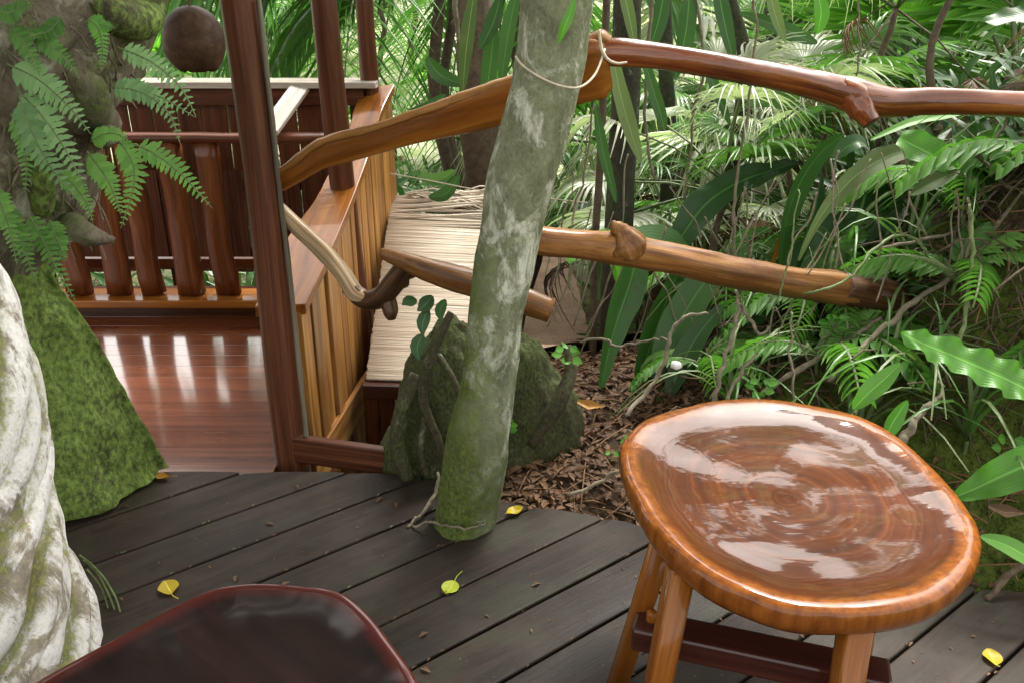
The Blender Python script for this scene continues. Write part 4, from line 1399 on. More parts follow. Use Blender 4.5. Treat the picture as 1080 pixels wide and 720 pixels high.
# -- the rest of the undergrowth, nearer ones first, each a plant of its own
rg = random.Random(77)
spots = []
for k in range(400):
    y = rg.uniform(4.6, 17)
    x = rg.uniform(-.62, .75) * (y + 1.2)
    if abs(x - .25) < .55 and y < 6.5: continue
    if -3.6 < x < .1 and y < 5.2: continue
    if any((x - a) ** 2 + (y - c) ** 2 < (.55 + .035 * y) ** 2 for a, c in spots): continue
    left_gap = x < -.05 * y and x > -.66 * y
    if left_gap and (y < 9 or rg.random() < .6): continue
    spots.append((x, y))
    if len(spots) > 85: break
for k, (x, y) in enumerate(spots):
    gz = ground_z(x, y)
    kind = rg.choice(('fan', 'fan', 'pale', 'pale', 'feather', 'broad', 'broad', 'bright'))
    if kind == 'broad':
        plant('leafy_bush', 'leafy green bush in the shaded undergrowth beyond the rails', 'bush', 'leafy bushes in the undergrowth', (x, y, gz + rg.uniform(.2, .5)), BRO + BROB, 16, (-.1, 1.2), rg.uniform(1.0, 1.7), k, .015, 'leaf_blade', mat='stem')
    elif kind == 'feather':
        plant('feather_palm', 'feather palm deep in the undergrowth', 'palm', 'feather palms deep in the undergrowth', (x, y, gz + rg.uniform(.5, 1.6)), FEA + FEAP, 9, (-.2, .9), rg.uniform(.7, 1.1), k, .05)
    else:
        plant('fan_palm', {'fan': 'dark green fan palm deep in the undergrowth', 'pale': 'pale fan palm deep in the undergrowth', 'bright': 'bright green fan palm deep in the undergrowth'}[kind], 'palm',
              {'fan': 'dark fan palms deep in the undergrowth', 'pale': 'pale fan palms deep in the undergrowth', 'bright': 'bright fan palms deep in the undergrowth'}[kind],
              (x, y, gz + rg.uniform(.3, 1.3)), {'fan': FAN, 'pale': FANW, 'bright': FANB}[kind], 8, (-.1, 1.1), rg.uniform(.75, 1.2), k, .035)

# far wood: one mass of leaves on the slope beyond the clearing
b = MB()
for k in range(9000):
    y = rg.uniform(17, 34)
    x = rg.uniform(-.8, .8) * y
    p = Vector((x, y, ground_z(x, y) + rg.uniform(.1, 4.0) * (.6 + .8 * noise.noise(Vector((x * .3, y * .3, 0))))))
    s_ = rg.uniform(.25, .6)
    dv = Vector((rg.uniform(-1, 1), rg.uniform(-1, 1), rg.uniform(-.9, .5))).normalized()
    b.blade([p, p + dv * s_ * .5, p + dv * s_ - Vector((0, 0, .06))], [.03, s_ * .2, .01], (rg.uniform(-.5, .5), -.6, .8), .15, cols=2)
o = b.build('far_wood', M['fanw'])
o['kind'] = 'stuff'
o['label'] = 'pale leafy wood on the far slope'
# low ground cover between the plants
b = MB()
for k in range(5200):
    y = rg.uniform(3.9, 11)
    x = rg.uniform(-.75, .75) * (y + .8)
    if abs(x - .25) < .42 and y < 7.5: continue
    if -3.5 < x < .1 and y < 4.3: continue
    p = Vector((x, y, ground_z(x, y)))
    s_ = rg.uniform(.12, .4)
    dv = Vector((rg.uniform(-.8, .8), rg.uniform(-.8, .8), rg.uniform(.4, 1.1))).normalized()
    b.blade([p, p + dv * s_ * .5, p + dv * s_ + Vector((dv.x, dv.y, -.5)) * s_ * .3], [.008, s_ * .10, .004], (rg.uniform(-.5, .5), -.5, 1), .15, cols=2)
for k in range(1500):
    x, y = rg.uniform(.9, 3.2), rg.uniform(2.3, 4.2)
    p = Vector((x, y, ground_z(x, y)))
    s_ = rg.uniform(.06, .2)
    dv = Vector((rg.uniform(-.8, .8), rg.uniform(-.8, .8), rg.uniform(.3, 1.0))).normalized()
    b.blade([p, p + dv * s_ * .5, p + dv * s_ + Vector((dv.x, dv.y, -.5)) * s_ * .3], [.004, s_ * .10, .003], (rg.uniform(-.5, .5), -.5, 1), .15, cols=2)
o = b.build('ground_cover', M['strap'])
o['kind'] = 'stuff'
o['label'] = 'low green ground cover between the palms'

# -- slim trunks and poles among the plants
def slim(label, pts, mat='btree', name='slim_tree', cat='tree', up=4.7, cr=(1.0, 1.0, .6), cz=.3, nl=420):
    p, r = pxpath(pts, 6)
    foot = p[0]
    gz = ground_z(foot.x, foot.y)
    if foot.z > gz: p.insert(0, Vector((foot.x, foot.y, gz - .05))); r.insert(0, r[0])
    dv = (p[-1] - p[-3]).normalized()
    while p[-1].z < up: p.append(p[-1] + dv * .25); r.append(r[-1])
    t = thing(name, label, cat, tuple(p[0]))
    b = MB()
    b.tube(p, r, 16, disp=lumpy(.12, 5, pts[0][0]), moss=lambda v, nn: .0)
    b.build('trunk', M[mat], t)
    rg2 = random.Random(int(pts[0][0]))
    b = MB()
    crown(b, (p[-1].x, p[-1].y + .4, up + cz), cr, nl, .26 if nl < 500 else .34, rg2, -.05)
    b.build('crown', M['crown'], t)
slim('slim dark mottled tree between the two rails, right of the lichen tree', [(648, 330, 3.1, 15), (652, 250, 3.1, 15), (656, 170, 3.1, 15), (660, 90, 3.1, 15), (662, 0, 3.1, 15)])
slim('thin grey stem behind the glossy rail, crossing it left of the middle', [(760, 330, 3.6, 4), (768, 220, 3.6, 5), (780, 120, 3.6, 6), (785, 60, 3.6, 7), (770, 0, 3.6, 7)])
slim('brown palm trunk with dead fronds behind the left plank rail', [(512, 260, 4.2, 18), (510, 200, 4.2, 19), (505, 130, 4.2, 20), (502, 60, 4.2, 20), (500, 0, 4.2, 20)], 'bstem')
slim('thin dark stem just right of the lichen tree near the top', [(700, 300, 4.4, 7), (705, 150, 4.4, 8), (702, 70, 4.4, 8), (700, 0, 4.4, 9)])
slim('thin dark pole standing in the litter right of the stump', [(624, 400, 2.9, 4), (626, 330, 2.9, 4), (628, 250, 2.9, 4), (634, 150, 2.9, 4), (640, 0, 2.9, 4)], 'bstem')
# trees added farther back, their unseen crowns darkening reflections in the round table
BIG = dict(up=2.6, cr=(1.9, 1.1, 1.25), cz=.75, nl=1300)
slim('added grey trunk far behind the bright fan palm above the rail knot', [(880, 200, 7.2, 9), (884, 100, 7.2, 9), (882, 0, 7.2, 9)], **BIG)
slim('added grey trunk far back at the upper right, among the palms', [(1010, 180, 7.6, 9), (1004, 90, 7.6, 9), (1008, 0, 7.6, 9)], **BIG)
slim('added grey trunk far back just above the middle of the glossy rail', [(812, 180, 8.0, 8), (818, 90, 8.0, 8), (814, 0, 8.0, 8)], **BIG)

# -- hanging vines
V_ = [('thin pale vine hanging along the right side of the lichen tree', [(628, 110, 2.15, 1.6), (616, 180, 2.15, 1.8), (604, 230, 2.15, 1.6), (590, 262, 2.1, 1.4)]),
      ('brown vine hanging from the top just right of the lichen tree', [(688, -5, 2.6, 3), (684, 60, 2.6, 3), (680, 120, 2.6, 2.6), (690, 190, 2.6, 2.2)]),
      ('reddish brown vine hanging between palms at the upper middle', [(478, -5, 3.4, 4), (482, 25, 3.4, 4), (484, 45, 3.4, 2)]),
      ('thin vine curving down past the middle of the glossy rail', [(792, -5, 2.5, 2), (798, 40, 2.5, 2), (788, 120, 2.5, 2), (776, 200, 2.5, 2.2), (770, 290, 2.5, 2)]),
      ('thin dark vine hanging left of the bright fan palm', [(905, -5, 2.6, 1.6), (906, 40, 2.6, 1.6), (904, 80, 2.6, 1.6)]),
      ('pale vine looping up behind the rail into the top centre', [(732, -5, 2.9, 2.5), (742, 60, 2.9, 2.5), (728, 150, 2.9, 2), (722, 240, 2.9, 2)]),
      ('thin green stalk hanging to a small leaf in front of the lower rail', [(842, 200, 2.1, 1.2), (836, 250, 2.06, 1.5), (828, 290, 2.04, 1.5), (820, 322, 2.03, 1.6)]),
      ('curved green tendril looping over the dark end of the lower rail', [(845, 310, 2.13, 2), (870, 305, 2.12, 2.2), (900, 290, 2.13, 2.2), (925, 260, 2.18, 2.4), (950, 248, 2.22, 2.4), (972, 258, 2.24, 2.4), (978, 280, 2.25, 2.4), (968, 298, 2.26, 2.2)]),
      ('upright pale green stalk on the bank above the wavy leaf', [(1010, 372, 1.92, 3.5), (1018, 330, 1.98, 3.5), (1025, 280, 2.04, 3), (1026, 255, 2.06, 3.5), (1022, 215, 2.1, 2)]),
      ('thin brown stalk standing on the bank behind the round table', [(840, 440, 1.92, 2), (836, 400, 1.96, 2), (833, 360, 2.0, 2), (836, 330, 2.02, 1.8)]),
      ]
for lab, pts in V_:
    p, r = pxpath(pts, 7)
    b = MB()
    p = [v + Vector((fbm(i * .3, pts[0][0]), fbm(i * .3, pts[0][0], 4), 0)) * .010 for i, v in enumerate(p)]
    b.tube(p, [x * .66 for x in r], 8, disp=lumpy(.4, 24, pts[0][0]))
    tag(b.build('vine', M['gvine'] if 'green' in lab else M['vine']), lab, 'vine', 'vines and stalks about the rails')
# -- long roots creeping over the bank and litter
Q_ = [('pale forked root rising from the litter in front of the strap leaves', [(660, 436, 2.0, 3), (684, 412, 2.06, 3.6), (702, 380, 2.1, 3.6), (708, 350, 2.12, 3.4), (724, 334, 2.14, 3), (748, 330, 2.16, 2.4)]),
      ('thin zigzag root across the gap right of the stump', [(612, 362, 2.3, 1.6), (638, 357, 2.28, 2), (648, 365, 2.26, 2.2), (672, 362, 2.24, 2.2), (695, 356, 2.2, 2), (706, 363, 2.15, 2)]),
      ('root bending up from the bank towards the lower rail', [(752, 432, 1.96, 3.5), (760, 395, 2.0, 3.5), (770, 360, 2.05, 3.4), (779, 325, 2.1, 3), (776, 305, 2.14, 2.5)]),
      ('root branching right below the middle of the lower rail', [(778, 318, 2.12, 2.6), (790, 335, 2.1, 2.8), (800, 352, 2.06, 2.8), (812, 345, 2.08, 2)]),
      ('root behind the far edge of the round table, leaning right', [(765, 428, 1.96, 3), (776, 402, 2.0, 3), (788, 384, 2.03, 3), (800, 372, 2.06, 2)]),
      ('root lying across the litter just above the deck edge', [(600, 522, 1.98, 3), (632, 508, 2.0, 3.4), (668, 488, 2.0, 3.4), (700, 470, 2.02, 2.6)]),
      ('pale root end curling at the left foot of the lichen tree', [(430, 554, 1.84, 2), (446, 540, 1.88, 3), (458, 522, 1.93, 3.6), (464, 500, 1.97, 3.2)]),
      ('thin root wrapped along the front foot of the lichen tree', [(436, 552, 1.842, 1.6), (462, 553, 1.80, 1.8), (490, 556, 1.775, 1.8), (512, 550, 1.80, 1.4)]),
      ('long slanting root over the mossy bank beside the wavy leaf', [(872, 400, 2.0, 4), (905, 372, 2.05, 4.5), (945, 335, 2.12, 5), (985, 305, 2.18, 5), (1030, 280, 2.24, 4.5), (1080, 270, 2.28, 4)]),
      ('thick pale root on the bank just below the dark rail end', [(800, 418, 2.06, 4), (845, 388, 2.1, 5), (890, 362, 2.14, 5), (930, 335, 2.18, 4)]),
      ('pale curled root stub between two leaves right of the table', [(945, 478, 1.72, 6), (958, 452, 1.74, 7), (975, 432, 1.78, 5), (990, 420, 1.82, 4), (995, 408, 1.85, 2.5), (988, 402, 1.87, 1.5)]),
      ('straight pale root rising to the right edge under the glossy rail', [(930, 262, 2.3, 2.6), (980, 252, 2.32, 2.8), (1030, 238, 2.34, 3), (1085, 218, 2.36, 3)]),
      ('forked pale branch high on the bank at the right edge', [(1000, 158, 2.3, 3), (1020, 162, 2.3, 3.2), (1040, 172, 2.3, 3.4), (1056, 190, 2.3, 3.4), (1085, 218, 2.3, 3.6)]),
      ('pale twig leaning against the glossy rail at the right', [(1042, 170, 2.28, 2.6), (1052, 145, 2.26, 2.6), (1066, 118, 2.24, 2.6)]),
      ('thin twig from the fork up to the left', [(1036, 168, 2.29, 2), (1028, 148, 2.29, 2), (1016, 134, 2.3, 1.6)]),
      ('brown root down the bank at the lower right by the deck', [(1040, 632, 1.56, 5), (1060, 610, 1.58, 6), (1085, 590, 1.6, 6)]),
      ('thin root hanging on the dark bank face at the far right', [(1020, 210, 2.3, 2.4), (1024, 250, 2.22, 2.4), (1018, 290, 2.16, 2.4), (1026, 330, 2.1, 2)]),
      ]
for lab, pts in Q_:
    p, r = pxpath(pts, 7)
    p = [Vector((v.x, v.y, max(v.z, ground_z(v.x, v.y) + .006) if v.y > interp(EDGE, v.x) + .02 else max(v.z, .004))) for v in p]
    b = MB()
    sd_ = pts[0][0] * .13
    p = [v + Vector((fbm(i * .35, sd_), fbm(i * .35, sd_, 4), fbm(i * .35, sd_, 8))) * .009 for i, v in enumerate(p)]
    b.tube(p, [x * (.72 - .22 * i / len(r)) for i, x in enumerate(r)], 9, disp=lumpy(.45, 22, pts[0][0] + pts[0][1]))
    tag(b.build('root', M['root'] if 'brown' in lab else M['vine']), lab, 'root', 'roots about the bank')

# -- hand-shaped leaves: (px, py, Y) along the midrib, half width in px
def leafpath(parent, name, pts, wid, mat, nrm=(0, -.6, .8), wave=0.0, wfreq=9, fold=.12, cols=6, shape=.8, prof=None, k=7, label=None):
    q = [ay(*a) for a in pts]
    sp = [Vector(a) for a in spline([tuple(v) for v in q], k)]
    n_ = len(sp)
    w_ = []
    for i, v in enumerate(sp):
        f = i / (n_ - 1)
        s_ = interp(prof, f) if prof else max(.02, math.sin(math.pi * (.03 + .95 * f)) ** shape)
        w_.append(wid * pxm(v) * s_)
    b = MB()
    b.blade(sp, w_, nrm, fold, wave, wfreq, cols)
    o = b.build(name, M[mat], parent)
    if label: o['label'] = label
    return o
WIDE = [(0, .15), (.15, .6), (.45, 1), (.75, .85), (.92, .45), (1, .03)]
t = thing('strap_leaf_plant', 'clump of long upright dark strap leaves behind the lower log rail, left of its middle', 'plant', tuple(ay(680, 430, 2.45)), 'big-leaved plants behind the rails')
leafpath(t, 'leaf_blade', [(634, 408, 2.45), (642, 370, 2.48), (652, 335, 2.52), (664, 300, 2.56), (672, 272, 2.58), (682, 250, 2.6)], 19, 'strap', prof=[(0, .2), (.2, .5), (.5, 1), (.8, .8), (1, .03)], nrm=(.4, -.8, .35))
leafpath(t, 'leaf_blade', [(690, 400, 2.5), (705, 360, 2.53), (725, 325, 2.58), (748, 292, 2.64), (774, 268, 2.7)], 19, 'strap', nrm=(-.2, -.8, .6))
leafpath(t, 'leaf_blade', [(704, 420, 2.4), (716, 390, 2.42), (735, 355, 2.46), (762, 322, 2.5)], 13, 'strap', nrm=(-.3, -.8, .6))
leafpath(t, 'leaf_blade', [(672, 405, 2.55), (684, 370, 2.6), (702, 320, 2.66), (722, 270, 2.7)], 20, 'strap', nrm=(.5, -.8, .3))
leafpath(t, 'leaf_blade', [(660, 320, 2.7), (648, 275, 2.7), (640, 250, 2.68), (606, 270, 2.6), (600, 278, 2.58)], 9, 'bright', nrm=(.0, -.7, .7))
t = thing('broad_leaf_plant', 'plant with very broad dark leaves reaching right behind the lower log rail', 'plant', tuple(ay(760, 380, 2.6)), 'big-leaved plants behind the rails')
leafpath(t, 'leaf_blade', [(690, 285, 2.75), (715, 255, 2.8), (745, 215, 2.86), (785, 190, 2.9), (842, 172, 2.95)], 18, 'strap', prof=WIDE, nrm=(-.2, -.7, .7), wave=.01, wfreq=5)
leafpath(t, 'leaf_blade', [(735, 300, 2.7), (715, 272, 2.7), (690, 255, 2.68), (652, 262, 2.62)], 22, 'strap', prof=WIDE, nrm=(0, -.6, .8))
leafpath(t, 'leaf_blade', [(828, 290, 2.6), (860, 265, 2.64), (900, 240, 2.7), (945, 212, 2.76), (1000, 180, 2.8)], 25, 'strap', prof=WIDE, nrm=(-.25, -.75, .6), wave=.012, wfreq=5)
leafpath(t, 'leaf_blade', [(760, 360, 2.5), (790, 330, 2.52), (815, 312, 2.56), (850, 318, 2.6)], 22, 'strap', prof=WIDE, nrm=(0, -.6, .8))
t = thing('arching_leaf_plant', 'arching narrow-leaved plant in the gap between the rails, right of the middle', 'plant', tuple(ay(840, 330, 2.4)), 'big-leaved plants behind the rails')
leafpath(t, 'leaf_blade', [(822, 300, 2.55), (826, 250, 2.58), (838, 205, 2.62), (862, 165, 2.66), (890, 142, 2.68)], 17, 'strap', nrm=(.7, -.7, .2))
leafpath(t, 'leaf_blade', [(834, 300, 2.5), (846, 258, 2.5), (860, 220, 2.52), (866, 180, 2.55)], 16, 'strap', nrm=(.8, -.6, .1))
leafpath(t, 'leaf_blade', [(842, 275, 2.42), (866, 228, 2.42), (900, 188, 2.42), (935, 166, 2.44), (962, 158, 2.46)], 12, 'olive', nrm=(-.3, -.8, .5), prof=[(0, .12), (.2, .35), (.45, .8), (.7, 1), (.9, .7), (1, .05)])
leafpath(t, 'leaf_blade', [(1010, 176, 2.36), (988, 166, 2.36), (968, 156, 2.38), (948, 146, 2.4)], 19, 'bright', nrm=(-.1, -.8, .6), prof=[(0, .05), (.2, .7), (.5, 1), (.8, .8), (1, .5)], wave=.008, wfreq=14)
leafpath(t, 'leaf_blade', [(1012, 180, 2.34), (995, 188, 2.34), (978, 196, 2.34), (960, 206, 2.34)], 10, 'olive', nrm=(.1, -.5, .9))
leafpath(t, 'leaf_blade', [(880, 168, 2.5), (892, 156, 2.5), (905, 150, 2.5), (914, 154, 2.5)], 10, 'strap', nrm=(0, -.6, .8))
leafpath(t, 'leaf_blade', [(812, 285, 2.6), (820, 262, 2.6), (832, 236, 2.62), (840, 220, 2.64)], 5, 'orange', nrm=(.4, -.8, .3), label='withered orange leaf')
leafpath(t, 'leaf_blade', [(918, 148, 2.7), (960, 130, 2.72), (1000, 122, 2.75), (1040, 114, 2.8)], 6, 'bright', nrm=(0, -.5, .9))
t = thing('hanging_leaf_plant', 'plant with long grey-green leaves hanging behind the glossy rail beside the lichen tree', 'plant', tuple(ay(670, -20, 2.7)), 'big-leaved plants behind the rails')
for pts, wd, mt in (([(644, 40, 2.72), (652, 90, 2.7), (664, 135, 2.68), (676, 172, 2.66)], 9, 'olive'), ([(676, 50, 2.5), (688, 92, 2.5), (697, 122, 2.5), (701, 138, 2.5)], 7, 'strap'),
                    ([(736, 50, 2.8), (755, 95, 2.8), (770, 132, 2.8)], 6, 'strap'), ([(628, 110, 2.5), (636, 160, 2.5), (650, 214, 2.5)], 6, 'strap'), ([(728, -30, 2.9), (724, 30, 2.9), (712, 84, 2.9)], 10, 'strap'),
                    ([(706, -40, 2.8), (695, 20, 2.8), (680, 66, 2.8)], 9, 'strap'), ([(752, -50, 3.0), (762, 15, 3.0), (774, 66, 3.0)], 9, 'strap'), ([(806, -40, 3.0), (816, 10, 3.0), (828, 44, 3.0)], 7, 'olive'),
                    ([(780, 14, 3.1), (815, 26, 3.1), (842, 38, 3.1), (862, 46, 3.1)], 8, 'strap'), ([(650, -40, 2.6), (662, 10, 2.6), (670, 52, 2.6)], 7, 'olive'), ([(860, -12, 3.2), (866, 12, 3.2), (862, 36, 3.2)], 9, 'bright')):
    leafpath(t, 'leaf_blade', pts, wd, mt, nrm=(.2, -1, .1))
t = thing('upper_leaf_plant', 'plant with broad pale leaves hanging left of the lichen tree at the top', 'plant', tuple(ay(530, -20, 3.2)), 'big-leaved plants behind the rails')
for pts, wd, mt in (([(504, -30, 3.2), (496, 20, 3.2), (491, 60, 3.2), (488, 98, 3.2)], 8, 'olive'), ([(528, -4, 3.0), (520, 25, 3.0), (506, 52, 3.0)], 9, 'strap'), ([(522, 20, 3.1), (517, 70, 3.1), (510, 116, 3.1)], 9, 'strap'),
                    ([(548, -20, 2.9), (536, 36, 2.9), (528, 92, 2.9)], 8, 'strap'), ([(450, 60, 3.3), (465, 80, 3.3), (490, 90, 3.3)], 8, 'strap'), ([(470, 100, 3.2), (450, 115, 3.2), (432, 118, 3.2)], 7, 'strap'),
                    ([(465, 110, 3.2), (448, 130, 3.2), (428, 140, 3.2)], 7, 'fan'), ([(480, 180, 3.3), (462, 190, 3.3), (440, 186, 3.3)], 7, 'fan'), ([(485, 185, 3.3), (470, 205, 3.3), (452, 208, 3.3)], 7, 'strap')):
    leafpath(t, 'leaf_blade', pts, wd, mt, nrm=(-.2, -.9, .4))
b = MB()
q = [ay(*a) for a in spline([(606, 0, 1.80), (600, 18, 1.79), (594, 32, 1.79), (589, 46, 1.80)], 4)]
b.blade(q, [5.5 * pxm(v) * max(.08, math.sin(math.pi * (.12 + .85 * i / (len(q) - 1)))) for i, v in enumerate(q)], (-.3, -1, .2), .12)
tag(b.build('hanging_leaf', M['bright']), 'narrow bright green leaf hanging against the top of the lichen tree', 'leaf')

# leaves standing on the mossy bank
t = thing('wavy_leaf_fern', 'bright green wavy-edged leaf reaching in from the right edge above the table', 'plant', tuple(ay(1110, 430, 1.7)), 'leafy plants on the mossy bank')
leafpath(t, 'leaf_blade', [(1130, 446, 1.66), (1108, 428, 1.68), (1078, 408, 1.70), (1040, 390, 1.72), (1000, 373, 1.75), (968, 360, 1.77), (950, 351, 1.78)], 21, 'bright', wave=.011, wfreq=17, fold=.10, cols=8,
         prof=[(0, .75), (.2, 1), (.5, .95), (.75, .72), (.92, .4), (1, .05)], nrm=(.15, -.75, .65), k=10)
t = thing('wavy_leaf_fern', 'glossy green leaf crossing the right edge level with the table rim', 'plant', tuple(ay(1110, 490, 1.6)), 'leafy plants on the mossy bank')
leafpath(t, 'leaf_blade', [(1130, 478, 1.56), (1090, 488, 1.57), (1060, 500, 1.58), (1030, 514, 1.59), (1002, 526, 1.60)], 22, 'bright', wave=.006, wfreq=14, cols=8, prof=[(0, .8), (.3, 1), (.6, .8), (.85, .4), (1, .03)], nrm=(0, -.7, .7))
leafpath(t, 'leaf_blade', [(1120, 608, 1.50), (1085, 588, 1.51), (1060, 574, 1.53), (1034, 565, 1.55)], 11, 'bright', nrm=(0, -.6, .8))
t = thing('oval_leaf_plant', 'small plant with two oval upright green leaves behind the round table', 'plant', tuple(ay(930, 470, 1.78)), 'leafy plants on the mossy bank')
leafpath(t, 'leaf_blade', [(900, 431, 1.78), (915, 415, 1.78), (932, 400, 1.79), (950, 383, 1.80)], 11, 'bright', nrm=(-.2, -.8, .6))
leafpath(t, 'leaf_blade', [(934, 468, 1.72), (938, 452, 1.73), (946, 438, 1.74), (957, 422, 1.75)], 10, 'bright', nrm=(.3, -.8, .5))
def stalk(parent, px, py, Y, r_=.004):
    q = ay(px, py, Y)
    x, y = q.x + .05, q.y + .10
    g_ = Vector((x, y, ground_z(x, y) - .01))
    b = MB()
    b.tube([q, q.lerp(g_, .5) + Vector((.015, .0, .03)), g_], [r_ * .8, r_, r_ * 1.2], 7)
    b.build('stalk', M['stem'], parent)
WF = [o for o in bpy.data.objects if o.name.startswith('wavy_leaf_fern')]
stalk(WF[0], 1130, 446, 1.66, .006)
stalk(WF[1], 1130, 478, 1.56)
stalk(WF[1], 1120, 608, 1.50)
stalk(t, 900, 431, 1.78, .0025)
stalk(t, 934, 468, 1.72, .0025)
t = thing('dark_leaf', 'dark leaf poking in at the top right corner', 'leaf', tuple(ay(1110, 10, 1.9)))
leafpath(t, 'leaf_blade', [(1120, 6, 1.88), (1090, 14, 1.9), (1060, 20, 1.9), (1036, 24, 1.9)], 14, 'strap', nrm=(0, -.5, .9), wave=.004, wfreq=20)
for lab, (sx_, sy_, sY), nlf, sz in (('tiny bright green seedling on the bank behind the table', (801, 405, 2.0), 9, 11), ('tiny green seedling at the right foot of the lichen tree', (533, 448, 1.88), 8, 10),
                      ('tiny green seedling on the stump right of the lichen tree', (598, 372, 2.12), 9, 10), ('small green seedling in the moss at the right edge', (1062, 470, 1.75), 7, 14),
                      ('small green seedling under the dark rail end', (880, 340, 2.2), 9, 11), ('tiny seedling in the litter left of the table', (665, 462, 1.98), 5, 6), ('tiny seedling in the litter above the deck edge', (645, 478, 1.96), 4, 6)):
    c = ay(sx_, sy_, sY)
    t = thing('seedling', lab, 'plant', tuple(c - Vector((0, 0, .05))), 'seedlings about the bank')
    for k in range(nlf):
        a = k * 2.4
        b = MB()
        s_ = sz * pxm(c) * rg.uniform(.8, 1.3)
        st = c + Vector((math.cos(a) * s_ * .5, -abs(math.sin(a)) * .01, math.sin(a) * s_ * .9))
        e = st + Vector((math.cos(a) * s_, -.01, rg.uniform(-.3, .5) * s_))
        b.blade([st, st.lerp(e, .35), st.lerp(e, .7), e], [s_ * .1, s_ * .38, s_ * .32, .001], (0, -.8, .6), .1)
        b.build('leaf_blade', M['bright'], t)

# small ferns, grassy tufts and thin stalks crowding the bank and the gap between the rails
SM = [feather_mesh('frond', 60 + k, 18, .34, .075, [M['fern'], M['stem']], .35, .5, .012) for k in range(2)]
GR = []
for k in range(2):
    b = MB()
    b.blade([(0, .30 * i / 7, .30 * (1.1 * i / 7 - 1.25 * (i / 7) ** 2.2)) for i in range(8)], [.0055 * (1 - .9 * i / 7) + .001 for i in range(8)], (0, 0, 1), .3, cols=2)
    GR.append(b.build('blade', M['palm'] if k else M['olive'], link=False))
rg = random.Random(91)
done = []
n1 = 0
while n1 < 34:
    x = rg.uniform(.5, 2.1)
    y = interp(EDGE, x) + rg.uniform(.30, 1.25)
    if any((x - a) ** 2 + (y - c) ** 2 < .012 for a, c in done): continue
    done.append((x, y))
    z = ground_z(x, y)
    if n1 % 2:
        plant('small_fern', 'small green fern growing on the bank under the rails', 'fern', 'small ferns on the bank', (x, y, z + .05), SM, 7, (.0, 1.0), rg.uniform(.6, 1.1), n1, .006, mat='stem', ground=z)
    else:
        plant('grass_tuft', 'thin tuft of arching grass on the bank under the rails', 'grass tuft', 'grass tufts on the bank', (x, y, z + .03), GR, 12, (-.1, .9), rg.uniform(.7, 1.3), n1, .006, part='blade', mat='stem', ground=z)
    n1 += 1
for k in range(9):
    x, y = rg.uniform(.62, 1.5), rg.uniform(2.8, 3.7)
    z = ground_z(x, y)
    plant('fan_palm', 'young pale fan palm crowding the gap between the two rails', 'palm', 'young palms between the rails', (x, y, z + rg.uniform(.25, .55)), FANW if k % 3 else FAN, 6, (.1, 1.1), rg.uniform(.36, .52), 200 + k, .012)
b = MB()
for k in range(46):
    x0, y0 = rg.uniform(600, 1075), rg.uniform(150, 330)
    Y = 2.15 + rg.uniform(0, .25) + (.35 if x0 < 800 else 0)
    pts, dx = [], rg.uniform(-14, 14)
    for i in range(6):
        pts.append((x0 + dx * i + rg.uniform(-3, 3), y0 + 24 * i + rg.uniform(-6, 6), Y - .015 * i, rg.uniform(.5, 1.25)))
    p, r = pxpath(pts, 4)
    p = [Vector((v.x, v.y, max(v.z, ground_z(v.x, v.y) + .004))) for v in p]
    b.tube(p, r, 5)
o = b.build('dangling_stalks', M['vine'])
o['kind'] = 'stuff'
o['label'] = 'tangle of thin pale stalks hanging over the bank'

# ================================================================== ferns on the old trunk
def fern_frond(parent, pts, pin, mat, npair=15, nrm=(.1, -.9, .4), wd=.19):
    q = [Vector(v) for v in spline([tuple(ay(*a)) for a in pts], 10)]
    b = MB()
    b.tube(q, [.0018 * (1 - .7 * i / len(q)) + .0003 for i in range(len(q))], 5, mat=1)
    ln = [0.0]
    for a, c in zip(q, q[1:]): ln.append(ln[-1] + (c - a).length)
    nrm = Vector(nrm).normalized()
    rg3 = random.Random(int(pts[0][0] * 7 + pts[-1][1]))
    for k in range(npair):
        f = .10 + .89 * k / npair
        d = f * ln[-1]
        i = max(j for j in range(len(ln)) if ln[j] <= d)
        i = min(i, len(q) - 2)
        p = q[i].lerp(q[i + 1], (d - ln[i]) / max(1e-6, ln[i + 1] - ln[i]))
        tg = (q[i + 1] - q[i]).normalized()
        sd = tg.cross(nrm).normalized()
        l = pin * pxm(p) * (min(1, .55 + f * 2.2) if f < .3 else 1) * (1 - max(0, f - .35) / .65) ** .65
        l = max(l, pin * pxm(p) * .12)
        for sg in (-1, 1):
            ll = l * rg3.uniform(.85, 1.12)
            dirv = (sd * sg + tg * rg3.uniform(.25, .45) + nrm * rg3.uniform(-.15, .2)).normalized()
            w_ = ll * wd
            m1 = [p + dirv * ll * s_ - nrm * (ll * .18 * s_ * s_) for s_ in (0, .2, .4, .6, .8, 1)]
            b.blade(m1, [w_ * .9, w_ * 1.25, w_ * .8, w_ * 1.0, w_ * .6, w_ * .1], nrm, .08, cols=2)
    return b.build('frond', [M[mat], M['stem']], parent)
